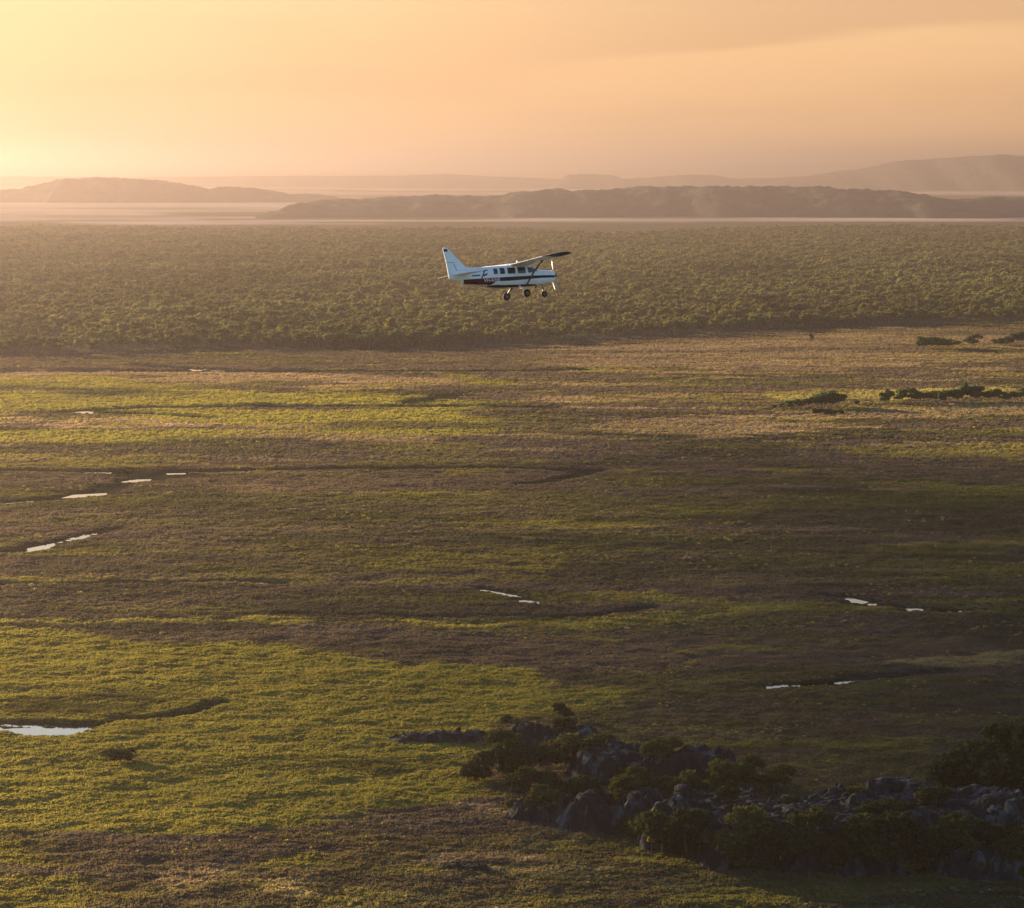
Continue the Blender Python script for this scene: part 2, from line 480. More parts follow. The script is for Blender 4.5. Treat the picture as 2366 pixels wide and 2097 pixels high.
# open water showing in the photo
POOLS = [
    [(-40, 1448), (60, 1445), (120, 1447), (172, 1451), (160, 1459), (105, 1464), (40, 1465), (-40, 1460)],
    [(243, 958), (262, 954), (290, 953), (286, 957), (260, 960)],
    [(138, 992), (160, 985), (220, 978), (216, 982), (170, 990)],
    [(343, 942), (361, 941), (361, 945), (348, 946)],
    [(44, 1101), (60, 1092), (112, 1080), (108, 1086), (78, 1096)],
    [(143, 1075), (160, 1066), (180, 1063), (174, 1070)],
    [(3, 1001), (50, 996), (54, 998), (10, 1003)],
    [(182, 940), (212, 940), (208, 943), (186, 943)],
    [(408, 1158), (432, 1158), (432, 1161), (410, 1161)],
    [(462, 1158), (522, 1157), (522, 1160), (468, 1161)],
    [(968, 1176), (985, 1177), (1036, 1186), (1036, 1189), (990, 1182)],
    [(1030, 1196), (1062, 1196), (1060, 1201), (1034, 1200)],
    [(1675, 1192), (1695, 1189), (1730, 1199), (1728, 1204), (1700, 1202)],
    [(1806, 1214), (1846, 1213), (1846, 1219), (1812, 1219)],
    [(1864, 1216), (1876, 1215), (1876, 1219), (1865, 1219)],
    [(1884, 1216), (1899, 1216), (1898, 1220), (1885, 1220)],
    [(1912, 1216), (1924, 1217), (1924, 1220), (1913, 1220)],
    [(1546, 1366), (1558, 1365), (1558, 1370), (1547, 1370)],
    [(1596, 1362), (1606, 1361), (1606, 1366), (1597, 1366)],
    [(1614, 1361), (1632, 1360), (1632, 1365), (1615, 1365)],
    [(1640, 1360), (1650, 1359), (1650, 1364), (1641, 1364)],
    [(1668, 1359), (1692, 1358), (1692, 1362), (1669, 1363)],
    [(148, 822), (170, 818), (186, 818), (180, 823), (160, 824)],
    [(184, 736), (218, 736), (216, 739), (188, 739)],
    [(390, 735), (444, 735), (440, 738.5), (396, 738.5)],
    [(25, 736), (45, 736), (45, 738.5), (27, 738.5)],
    [(120, 736), (150, 736), (150, 738.5), (122, 738.5)],
    [(560, 736), (600, 736), (598, 738), (564, 738)],
]
POOLS = [gpoly(p) for p in POOLS]
POOLS = [p if p[:, 1].mean() < 800 else np.stack([p[:, 0], p[:, 1].mean() + (p[:, 1] - p[:, 1].mean()) * .55 - 1], 1) for p in POOLS]

def bbox_mask(poly, x, y, pad):
    p = np.asarray(poly)
    return (x > p[:, 0].min() - pad) & (x < p[:, 0].max() + pad) & (y > p[:, 1].min() - pad) & (y < p[:, 1].max() + pad)

def survey(x, y):
    """vegetation colour, ground height and wetness at ground points"""
    n = x.shape[0]
    lx = x * 0.36 + y * 0.05         # drifts of plants lie along the drainage, across the view
    wob1 = N1.fbm(lx, y, 20, 4); wob2 = N2.fbm(lx, y, 46, 4); wob3 = N3.fbm(lx * 1.5, y, 8, 3)
    right = sstep(-0.02, 0.10, x / np.maximum(y, 1) - 0.0)
    # default cover: brown sedge broken by green and straw
    col = np.repeat(BROWN[None], n, 0)
    def lay(c, w):
        nonlocal col
        w = w[:, None]
        col = col * (1 - w) + c[None] * w
    lay(OLIVE, sstep(0.10, 0.45, wob2) * 0.6)
    lay(GREEN * .95, sstep(0.22, 0.46, wob1 + 0.35 * wob3) * (0.85 - 0.15 * right))
    lay(DARK * 1.3, sstep(0.10, 0.42, N4.fbm(lx, y, 26, 4)) * 0.6)
    lay(TAN * .8, sstep(0.40, 0.70, N5.fbm(lx, y, 18, 4)) * np.clip((y - 480) / 700, 0.12, 0.8))
    for c, soft, rag, amt, poly in PATCH:
        m = bbox_mask(poly, x, y, rag * 2 + soft)
        if not m.any(): continue
        xs, ys = x[m], y[m]
        s = poly_sdf(poly, xs, ys) + rag * (0.8 * N1.fbm(xs * .4 + 91, ys, rag * 1.8, 4) + 0.3 * N3.fbm(xs * .5, ys - 40, rag * .6, 2))
        w = np.zeros(n)
        brk = 1.0 if amt > .98 else sstep(-.55, .15, N5.fbm(xs * .35 - 60, ys + 20, rag * 1.3, 4))
        w[m] = sstep(-soft, soft, s) * amt * brk
        lay(c, w)
    # shade over the near right, darkened into the ground colour
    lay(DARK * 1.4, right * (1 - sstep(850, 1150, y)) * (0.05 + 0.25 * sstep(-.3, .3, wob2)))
    # scattered other plants inside every patch
    lay(DARK, sstep(0.50, 0.75, N3.fbm(lx * 1.6 + 300, y, 5.5, 3)) * 0.2)
    lay(TAN * .7, sstep(0.62, 0.85, N2.fbm(lx * 1.6 - 100, y + 55, 5.0, 3)) * 0.18)
    z = 0.30 * N1.fbm(x, y, 7.0, 3) + 0.16 * N4.fbm(x, y, 2.2, 2)
    wet = np.zeros(n)
    for w, l in CREEK:
        p = np.array(l)
        m = bbox_mask(p, x, y, w * 3 + 4)
        if not m.any(): continue
        d = line_dist(l, x[m] + 1.6 * w * 0.5 * wob3[m], y[m] + 3 * N4.fbm(x[m], y[m], 14, 2))
        k = np.zeros(n); k[m] = 1 - sstep(w * 0.7, w * 1.7, d)
        lay(DARK * .6, k * 0.95)
        wet = np.maximum(wet, k * 1.1)
        z = z - 0.45 * k
    for poly in POOLS:
        mg = 2.2 * (poly[:, 1].mean() / 600) ** 1.5
        m = bbox_mask(poly, x, y, mg + 8)
        if not m.any(): continue
        amp = min(2.2, .16 * (poly[:, 0].max() - poly[:, 0].min()) + .1)
        s = poly_sdf(poly, x[m], y[m]) + amp * N3.fbm(x[m] * .6, y[m], 3.0, 3)
        k = np.zeros(n); k[m] = sstep(-0.6, 0.5, s)
        z = z * (1 - k) - 0.75 * k
        r = np.zeros(n); r[m] = sstep(-mg - 1, -mg * .4, s)
        lay(DARK * .8, r * 0.85)
        wet = np.maximum(wet, r * 1.15)
    f = poly_sdf(FOREST, x, y)
    infor = sstep(-10, 12, f)
    lay(FLOOR, infor)
    # the far plains behind the woodland: flats with valley mist put into their pale colour, and bands of trees
    far = sstep(4550, 5050, y)
    band = N2.fbm(x * .35, y, 620, 4)
    c = PALE[None] * (0.75 + 0.35 * N1.fbm(x, y, 400, 3))[:, None]
    fw = sstep(0.0, 0.16, band + 0.25 * sstep(7800, 7000, y) * (x < 200) * sstep(6000, 6600, y))
    c = c * (1 - fw[:, None]) + (FLOOR * 0.9)[None] * fw[:, None]
    far = far * (1 - infor)
    col = col * (1 - far[:, None]) + c * far[:, None]
    z = z * (1 - sstep(1500, 2500, y))
    return col, z, wet, infor

# ground sheet: finer near the viewer, reaching past the horizon
rows = [120.0, 200, 280, 330, 360, 378]
Y = 386.0
while Y < 1750:
    rows.append(Y); Y += max(0.62, Y * Y / (CAM_H * 2904) * 1.0)
while Y < 90000:
    rows.append(Y); Y += Y * Y / (CAM_H * 2904) * 1.6 if Y < 9000 else Y * 0.07
rows.append(95000.0)
rows = np.array(rows)
fine = np.linspace(-0.192, 0.192, 640)
ang = np.concatenate([np.array([-1.6, -1.1, -.8, -.6, -.45, -.35, -.28, -.23]), fine, np.array([.23, .28, .35, .45, .6, .8, 1.1, 1.6])])
GX = (rows[:, None] * ang[None, :]); GY = np.repeat(rows[:, None], len(ang), 1)
gx, gy = GX.ravel(), GY.ravel()
gcol, gz, gwet, gfor = survey(gx, gy)
nr, nc = len(rows), len(ang)
ii = np.arange(nr * nc).reshape(nr, nc)
gf = np.stack([ii[:-1, :-1].ravel(), ii[:-1, 1:].ravel(), ii[1:, 1:].ravel(), ii[1:, :-1].ravel()], 1)
me = new_mesh("ground", np.stack([gx, gy, gz], 1), gf, True)
a = me.attributes.new("veg", 'FLOAT_COLOR', 'POINT')
a.data.foreach_set('color', np.concatenate([gcol, np.ones((len(gcol), 1))], 1).astype(np.float32).ravel())
ground = tag(link("ground", me, M_GROUND), "wide floodplain of green meadow and brown sedge", "ground", kind="structure")

def ground_z(x, y):
    return float(survey(np.array([x, x]), np.array([y, y]))[1][0])

# open water
for poly in POOLS:
    c = poly.mean(0)
    big = c + (poly - c) * 1.25 + np.sign(poly - c) * 1.5
    v = [(p[0], p[1], -0.42) for p in big]
    o = link("water", new_mesh("water", v, [tuple(range(len(v)))]), M_WATER)
    tag(o, "pale water showing between the dark creek banks", "water", kind="structure")

# ------------------------------------------------------------------ hills
HILL_TOP = [110.0]
def hill(name, prof, base_vy, depth, seed, label, rough=3.0, back=1.0):
    """long ridge: crest line read off the photo, foot where its base meets the plain"""
    prof = [(x / V, y / V) for x, y in prof]
    Y0 = ground_pt(1022, base_vy)[1]
    Yc = Y0 + depth * 0.55
    pts = [at_depth(x, y, Yc) for x, y in prof]
    xs = np.array([p.x for p in pts]); zs = np.array([p.z for p in pts])
    nu, nv = 360, 42
    X = np.linspace(xs[0], xs[-1], nu)
    crest = np.interp(X, xs, zs)
    Z = []; P = []
    nz = Noise(seed)
    span = xs[-1] - xs[0]
    for j in range(nv):
        t = j / (nv - 1)
        yy = Y0 + depth * t + nz.fbm(X, X * 0 + 5, span * 0.08, 3) * depth * 0.16
        s = 1 - abs(t - 0.55) / (0.55 if t < 0.55 else 0.45)
        h = crest * (np.clip(s * 1.35, 0, 1) ** 0.75)
        h = h * (1 + 0.30 * (1 - np.clip(s, 0, 1)) * nz.fbm(X, yy, depth * 0.22, 4))
        h = h + rough * nz.fbm(X + 77, yy, max(26, span * 0.004), 3) * np.clip(s * 4, 0, 1) - 4 * (1 - np.clip(s * 8, 0, 1))
        P.append(np.stack([X, yy, h], 1))
    P = np.concatenate(P)
    idx = np.arange(nu * nv).reshape(nv, nu)
    f = np.stack([idx[:-1, :-1].ravel(), idx[:-1, 1:].ravel(), idx[1:, 1:].ravel(), idx[1:, :-1].ravel()], 1)
    o = link(name, new_mesh(name, P, f, False), M_HILL)
    HILL_TOP[0] = max(HILL_TOP[0], float(P[:, 2].max()))
    tag(o, label, "hill", kind="structure")
    return o

hill("hill", [(640, 487), (666, 484), (689, 472), (764, 462), (833, 463), (886, 458), (1019, 454), (1129, 456), (1158, 453), (1241, 441), (1287, 437), (1322, 446), (1415, 440), (1507, 434),
              (1646, 434), (1762, 435), (1878, 433), (1935, 439), (2051, 441), (2121, 453), (2190, 463), (2290, 461), (2366, 460), (2500, 462), (2700, 480)], 434, 900, 71,
     "long dark sandstone ridge beyond the woodland", rough=5)
hill("hill", [(-300, 470), (-100, 455), (0, 442), (58, 437), (87, 428), (156, 414), (231, 411), (318, 414), (405, 423), (451, 430), (492, 439), (515, 433), (579, 433), (625, 441), (677, 451), (712, 449), (764, 453), (785, 462)], 404, 900, 72,
     "low double-humped hill fading into warm haze at left", rough=5)
hill("hill", [(1700, 436), (1820, 412), (1900, 405), (2005, 392), (2086, 374), (2178, 366), (2283, 360), (2366, 362), (2600, 366), (2900, 420)], 379, 3000, 73,
     "tall flat-topped hill standing against the sky at right", rough=5)
hill("hill", [(1270, 436), (1293, 417), (1310, 405), (1345, 403), (1414, 405), (1438, 414), (1507, 411), (1565, 405), (1646, 405), (1700, 414), (1850, 412), (2000, 425), (2100, 436)], 377, 1800, 74,
     "small mesa in the haze behind the long ridge", rough=5)
hill("hill", [(-600, 412), (0, 408), (300, 410), (700, 406), (900, 407), (1030, 402), (1100, 406), (1250, 412), (1400, 418)], 373, 2000, 75,
     "thin far band of hills across the hazy left horizon", rough=5)
hill("hill", [(-900, 390), (0, 391), (600, 394), (1183, 399), (1350, 396), (1500, 391), (1700, 385), (1900, 378), (2100, 373), (2366, 372), (3300, 372)], 358, 8000, 76,
     "faint distant escarpment along the whole horizon", rough=5)

# ------------------------------------------------------------------ plants: meshes
def quads_mesh(name, c, size, seed, up=0.0, aspect=1.4):
    """small leaf faces at centres c, random turns"""
    r = np.random.default_rng(seed)
    n = len(c)
    nrm = r.normal(size=(n, 3)); nrm[:, 2] += up
    nrm /= np.linalg.norm(nrm, axis=1)[:, None]
    a = np.cross(nrm, r.normal(size=(n, 3))); a /= np.linalg.norm(a, axis=1)[:, None]
    b = np.cross(nrm, a)
    s = size * (0.6 + 0.8 * r.random((n, 1)))
    p0 = c - a * s * aspect * .5; p1 = c + b * s * .5 + a * s * .1; p2 = c + a * s * aspect * .5; p3 = c - b * s * .5 + nrm * s * .15
    v = np.stack([p0, p1, p2, p3], 1).reshape(-1, 3)
    f = np.arange(4 * n).reshape(n, 4)
    return v, f

def crown_points(r, lobes, per, rx, rz, zc, clump, hollow=0.45):
    """clumps of leaves gathered into a few uneven boughs"""
    boughs = []
    nb = int(r.integers(4, 8))
    for k in range(nb):
        th = 6.283 * (k + .7 * r.random()) / nb; q = .25 + .5 * r.random()
        boughs.append((math.cos(th) * q * rx, math.sin(th) * q * rx, zc + rz * (-.12 + .62 * r.random()), rx * (.34 + .30 * r.random())))
    pts = []
    for k in range(lobes):
        bx, by, bz, br_ = boughs[k % nb]
        d = r.normal(size=3); d /= np.linalg.norm(d); d[2] = abs(d[2]) * 1.1 - .35
        rad = hollow + (1 - hollow) * r.random() ** .5
        cc = np.array([bx + d[0] * br_ * rad, by + d[1] * br_ * rad, bz + d[2] * br_ * .85 * rad])
        q = r.normal(size=(per, 3)); q /= np.linalg.norm(q, axis=1)[:, None]
        q *= (0.35 + 0.65 * r.random((per, 1)) ** 0.5) * clump * (0.5 + 0.7 * r.random())
        q[:, 2] *= 0.65
        pts.append(cc + q)
    return np.concatenate(pts)

def trunk_mesh(name, seed, h, r0, spread, limbs=4, fork=0.35, n=6):
    r = random.Random(seed)
    m = MB()
    lean = (r.uniform(-.1, .1) * h, r.uniform(-.1, .1) * h)
    top = Vector((lean[0], lean[1], h * .8))
    m.tube([(0, 0, -.5), (lean[0] * .3, lean[1] * .3, h * fork), top], [r0 * 1.15, r0 * .8, r0 * .2], n)
    for k in range(limbs):
        w = 2 * math.pi * (k + r.random() * .6) / limbs
        s = fork + r.random() * .25
        p = Vector((lean[0] * s, lean[1] * s, h * s))
        e = Vector((math.cos(w) * spread, math.sin(w) * spread, h * (s + .28 + .15 * r.random())))
        m.tube([p, p.lerp(e, .55) + Vector((0, 0, h * .05)), e], [r0 * .5, r0 * .32, r0 * .1], 5)
    return new_mesh(name, m.v, m.f, True)

def make_variants(name, count, seed, h, rx, rz, lobes, per, clump, leaf, leafmat, barkmat, r0, zc=None, fork=.35):
    out = []
    for k in range(count):
        r = np.random.default_rng(seed + k)
        f = 0.85 + 0.3 * r.random()
        c = crown_points(r, lobes, per, rx * f, rz * (0.9 + .25 * r.random()), (zc or h * .68), clump)
        v, q = quads_mesh(name, c, leaf, seed + 50 + k, up=0.5)
        cm = new_mesh("crown", v, q); cm.materials.append(leafmat)
        tm = trunk_mesh("trunk", seed + 90 + k, h, r0, rx * .55, fork=fork); tm.materials.append(barkmat)
        out.append((tm, cm))
    return out

def place_tree(name, var, x, y, z, s, rot, label, cat, group=None, sz=None):
    e = empty(name, (x, y, z))
    e.rotation_euler = (0, 0, rot); e.scale = (s, s, sz or s)
    for nm, m in zip(("trunk", "crown"), var):
        o = bpy.data.objects.new(nm, m); COL.objects.link(o); o.parent = e
    tag(e, label, cat, group)
    return e

def scatter(name, pts, rot, scl, veg, idx, meshes, label, cat):
    """one mass of plants, each an instance of a few meshes"""
    me = new_mesh(name, pts, [])
    n = len(pts)
    for nm, typ, arr, key in (("rot", 'FLOAT_VECTOR', rot, 'vector'), ("scl", 'FLOAT_VECTOR', scl, 'vector'), ("idx", 'INT', idx, 'value')):
        at = me.attributes.new(nm, typ, 'POINT'); at.data.foreach_set(key, np.ascontiguousarray(arr).ravel())
    at = me.attributes.new("veg", 'FLOAT_COLOR', 'POINT')
    at.data.foreach_set('color', np.concatenate([veg, np.ones((n, 1))], 1).astype(np.float32).ravel())
    ob = link(name, me)
    coll = bpy.data.collections.new(name + "_kinds")
    for k, m in enumerate(meshes):
        coll.objects.link(bpy.data.objects.new("%s_kind_%02d" % (name, k), m))
    ng = bpy.data.node_groups.new(name + "_spread", 'GeometryNodeTree')
    ng.interface.new_socket("Geometry", in_out='INPUT', socket_type='NodeSocketGeometry')
    ng.interface.new_socket("Geometry", in_out='OUTPUT', socket_type='NodeSocketGeometry')
    N = ng.nodes; L = ng.links
    gi = N.new('NodeGroupInput'); go = N.new('NodeGroupOutput')
    iop = N.new('GeometryNodeInstanceOnPoints'); ci = N.new('GeometryNodeCollectionInfo')
    ci.inputs['Collection'].default_value = coll
    ci.inputs['Separate Children'].default_value = True
    ci.inputs['Reset Children'].default_value = True
    def attr(nm, typ):
        q = N.new('GeometryNodeInputNamedAttribute'); q.data_type = typ; q.inputs['Name'].default_value = nm
        return next(s for s in q.outputs if s.enabled and s.name == 'Attribute')
    iop.inputs['Pick Instance'].default_value = True
    L.new(gi.outputs[0], iop.inputs['Points']); L.new(ci.outputs[0], iop.inputs['Instance'])
    L.new(attr("idx", 'INT'), iop.inputs['Instance Index'])
    L.new(attr("rot", 'FLOAT_VECTOR'), iop.inputs['Rotation'])
    L.new(attr("scl", 'FLOAT_VECTOR'), iop.inputs['Scale'])
    L.new(iop.outputs[0], go.inputs[0])
    md = ob.modifiers.new("spread", 'NODES'); md.node_group = ng
    tag(ob, label, cat, kind="stuff")
    return ob

def tuft_mesh(seed, blades, w, h, spread):
    r = np.random.default_rng(seed)
    V_, F_ = [], []
    for k in range(blades):
        th = r.random() * 6.283; rad = spread * r.random() ** .6
        bx, by = math.cos(th) * rad * .7, math.sin(th) * rad * .7
        hh = h * (0.55 + .6 * r.random()) * (1 - .45 * rad / spread)
        lx, ly = math.cos(th) * h * .55 * r.random(), math.sin(th) * h * .55 * r.random()
        fa = r.random() * 6.283; wx, wy = math.cos(fa) * w, math.sin(fa) * w
        o = len(V_)
        V_ += [(bx - wx, by - wy, -.1), (bx + wx, by + wy, -.1), (bx + lx * .5 + wx * .8, by + ly * .5 + wy * .8, hh * .65), (bx + lx * .5 - wx * .8, by + ly * .5 - wy * .8, hh * .65), (bx + lx * 1.3, by + ly * 1.3, hh)]
        F_ += [(o, o + 1, o + 2, o + 3), (o + 3, o + 2, o + 4)]
    m = new_mesh("tuft", V_, F_); m.materials.append(M_TUFT)
    return m

# ------------------------------------------------------------------ outcrops: (name data), used also to keep grass off
OUT = []   # (cx, cy, rx, ry, rot, h, seed, label)
def add_out(v0, v1, vbase, depth, h, rot, seed, label, flat=0.3):
    Yf = ground_pt(1022, vbase)[1]
    cy = Yf + depth / 2
    x0 = (v0 * V - W0 / 2) / FPX * cy; x1 = (v1 * V - W0 / 2) / FPX * cy
    OUT.append(((x0 + x1) / 2, cy, (x1 - x0) / 2, depth / 2, rot, h, seed, label, flat))
add_out(765, 1010, 1484, 7, 2.1, R(-3), 1, "low flat dark rock shelf lying out on the green meadow", .35)
add_out(975, 1245, 1492, 9, 3.9, R(2), 2, "long dark rock wall behind the big bush")
add_out(1120, 1470, 1572, 15, 6.0, R(4), 3, "rock ridge with a pale streaked crest amid the trees", .2)
add_out(1012, 1140, 1642, 9, 3.2, R(-8), 4, "small low rock at the near foot of the tree clump")
add_out(1108, 1345, 1666, 14, 6.2, R(-4), 5, "rounded dark rock dome with a grey top in the middle", .35)
add_out(1330, 2120, 1738, 36, 8.2, R(3), 6, "largest outcrop, broad cracked grey rock plate above dark trees", .15)
add_out(1880, 2150, 1612, 16, 7.5, R(0), 7, "dark rock mass behind the large plate at the right edge", .3)
add_out(870, 990, 1741, 3.2, 1.2, R(0), 8, "small black rock half sunk in the near brown grass", .4)
add_out(1850, 2120, 1760, 14, 4.5, R(0), 9, "blue-grey boulder slope at the near right edge", .3)

def out_field(x, y, margin=0.0):
    m = np.zeros(x.shape, bool)
    for cx, cy, rx, ry, rot, h, sd, lb, fl in OUT:
        c, s = math.cos(-rot), math.sin(-rot)
        u = ((x - cx) * c - (y - cy) * s) / (rx + margin); w = ((x - cx) * s + (y - cy) * c) / (ry + margin)
        m |= (np.abs(u) ** 3 + np.abs(w) ** 3) < 0.9
    return m

# ------------------------------------------------------------------ woodland
fr = np.random.default_rng(5)
HALF = W0 / 2 / FPX * 1.06
def jitter_points(y0, y1, sp, r, half=HALF):
    ys = np.arange(y0, y1, sp)
    P = []
    for yy in ys:
        xs = np.arange(-half * yy - sp, half * yy + sp, sp)
        P.append(np.stack([xs + (r.random(len(xs)) - .5) * sp * 1.1, yy + (r.random(len(xs)) - .5) * sp * 1.1], 1))
    return np.concatenate(P)

FV = make_variants("eucalypt", 6, 300, 12.0, 4.2, 5.6, 20, 26, 2.0, 1.25, M_LEAF_FOREST, M_BARK, 0.24, zc=6.2)
P = jitter_points(1500, 4950, 6.2, fr)
sd = poly_sdf(FOREST, P[:, 0], P[:, 1]) + 10 * N1.fbm(P[:, 0], P[:, 1], 40, 3)
gap = N3.fbm(P[:, 0], P[:, 1], 70, 3)
keep = (sd > 0) & (fr.random(len(P)) < 0.90 - 0.6 * sstep(.15, .5, gap))
P = P[keep]; sd = sd[keep]
# the 300 nearest at the front edge stand singly
order = np.argsort(P[:, 1] + 0.0 * sd)
front_score = np.where(sd < 22, P[:, 1], 1e9)
# spread the single trees evenly along the edge
front = np.argsort(np.where(np.abs(P[:, 0] / P[:, 1]) < W0 / 2 / FPX * 1.0, sd, 1e9))[:290]
mask = np.zeros(len(P), bool); mask[front] = True
for k in front:
    x, y = P[k]
    s = 0.5 + 0.45 * fr.random()
    place_tree("eucalypt_tree", FV[fr.integers(6)], x, y, 0.0, s, fr.random() * 6.28,
               "grey-green tree standing in the front row of the woodland edge", "tree", "trees of the woodland's front edge", s * (0.85 + .3 * fr.random()))
Q = P[~mask]; n = len(Q)
tone = 0.75 + 0.5 * fr.random((n, 1)) + 0.3 * N4.fbm(Q[:, 0], Q[:, 1], 120, 3)[:, None]
veg = (np.array([0.148, 0.156, 0.070])[None] * (1 - .35 * fr.random((n, 1))) + np.array([0.035, 0.02, 0.0])[None] * fr.random((n, 1))) * tone
s = 0.40 + 0.26 * fr.random(n) + 0.4 * fr.random(n) ** 3 + 0.12 * N5.fbm(Q[:, 0], Q[:, 1], 90, 2)
FV2 = []
for tm, cm in FV:     # trunk and crown of one kind joined for the mass
    nv = len(tm.vertices)
    v = np.zeros(nv * 3); tm.vertices.foreach_get('co', v); v = v.reshape(-1, 3)
    w = np.zeros(len(cm.vertices) * 3); cm.vertices.foreach_get('co', w); w = w.reshape(-1, 3)
    f = [tuple(p.vertices) for p in tm.polygons]; nf = len(f)
    f += [tuple(i + nv for i in p.vertices) for p in cm.polygons]
    mm = new_mesh("eucalypt", np.concatenate([v, w]), f)
    mm.materials.append(M_BARK); mm.materials.append(M_LEAF_FORESTI)
    mi = np.ones(len(mm.polygons), np.int32); mi[:nf] = 0
    mm.polygons.foreach_set('material_index', mi)
    FV2.append(mm)
scatter("woodland", np.concatenate([Q, np.zeros((n, 1))], 1).astype(np.float32),
        np.stack([np.zeros(n), np.zeros(n), fr.random(n) * 6.28], 1).astype(np.float32),
        np.stack([s, s, s * (0.85 + .35 * fr.random(n))], 1).astype(np.float32), veg, fr.integers(0, 6, n).astype(np.int32), FV2,
        "wide belt of open eucalypt woodland across the plain", "woodland")

# ------------------------------------------------------------------ meadow and sedge
tr = np.random.default_rng(9)
TUFTS = [tuft_mesh(400 + k, 22, .10, .52, .52) for k in range(4)]
parts = [(386, 620, 0.68, .86), (620, 1000, 1.15, 1.25), (1000, 2050, 2.2, 1.9)]
PP, SS = [], []
for y0, y1, sp, sc in parts:
    p = jitter_points(y0, y1, sp, tr)
    PP.append(p); SS.append(np.full(len(p), sc))
PP = np.concatenate(PP); SS = np.concatenate(SS)
col, z, wet, infor = survey(PP[:, 0], PP[:, 1])
keep = (wet < 0.75 + .3 * tr.random(len(PP))) & (infor < .5) & ~out_field(PP[:, 0], PP[:, 1])
PP, SS, col, z, wet = PP[keep], SS[keep], col[keep], z[keep], wet[keep]
n = len(PP)
hgt = SS ** .7 * (0.75 + .5 * tr.random(n)) * (0.85 + 0.5 * N5.fbm(PP[:, 0] * .7, PP[:, 1], 2.6, 2) * .6) * (1 - .4 * wet)
wid = SS * (0.8 + .4 * tr.random(n))
veg = col * (0.9 + .2 * tr.random((n, 1))) * (1 + .16 * N4.fbm(PP[:, 0] * .6, PP[:, 1], 4.0, 2))[:, None]
odd = tr.random(n); lum = col.sum(1)          # single pale or green plants standing in the dark sedge
drift = sstep(.1, .5, N2.fbm(PP[:, 0] * .5, PP[:, 1], 12, 3))
k1 = (odd < .03 * drift) & (lum < .27); k2 = (odd > 1 - .05 * drift) & (lum < .27)
veg[k1] = TAN * (.4 + .5 * tr.random((k1.sum(), 1))); veg[k2] = GREEN * (.8 + .5 * tr.random((k2.sum(), 1)))
scatter("grass", np.concatenate([PP, z[:, None]], 1).astype(np.float32),
        np.stack([np.zeros(n), np.zeros(n), tr.random(n) * 6.28], 1).astype(np.float32),
        np.stack([wid, wid, hgt], 1).astype(np.float32), veg, tr.integers(0, 4, n).astype(np.int32), TUFTS,
        "tussocky meadow grass and brown sedge covering the floodplain", "grass")

# ------------------------------------------------------------------ rock outcrops
def boulder_mesh(seed):
    r = np.random.default_rng(seed)
    import bmesh
    bm = bmesh.new(); bmesh.ops.create_icosphere(bm, subdivisions=2, radius=1)
    dirs = r.normal(size=(9, 3)); dirs /= np.linalg.norm(dirs, axis=1)[:, None]
    off = .62 + .3 * r.random(9)
    for v in bm.verts:
        p = np.array(v.co)
        for d, o in zip(dirs, off):       # flat broken faces
            k = p @ d
            if k > o: p = p - d * (k - o)
        v.co = p * (1 + .06 * r.normal())
    m = bpy.data.meshes.new("boulder"); bm.to_mesh(m); bm.free()
    m.materials.append(M_ROCK)
    return m
BOULD = [boulder_mesh(600 + k) for k in range(5)]

def cells(x, y, size, seed):
    """broken blocks: a height for each block and the distance to its joints"""
    r = np.random.default_rng(seed); jx = r.random((64, 64)); jy = r.random((64, 64)); hv_ = r.random((64, 64))
    gx_, gy_ = np.floor(x / size).astype(int), np.floor(y / size).astype(int)
    f1 = np.full(x.shape, 1e9); f2 = np.full(x.shape, 1e9); hid = np.zeros(x.shape)
    for dx in (-1, 0, 1):
        for dy in (-1, 0, 1):
            ix, iy = (gx_ + dx) & 63, (gy_ + dy) & 63
            px_ = (gx_ + dx + .1 + .8 * jx[ix, iy]) * size; py_ = (gy_ + dy + .1 + .8 * jy[ix, iy]) * size
            d = np.hypot(x - px_, y - py_); near = d < f1
            f2 = np.where(near, f1, np.minimum(f2, d)); hid = np.where(near, hv_[ix, iy], hid); f1 = np.minimum(f1, d)
    return hid, f2 - f1

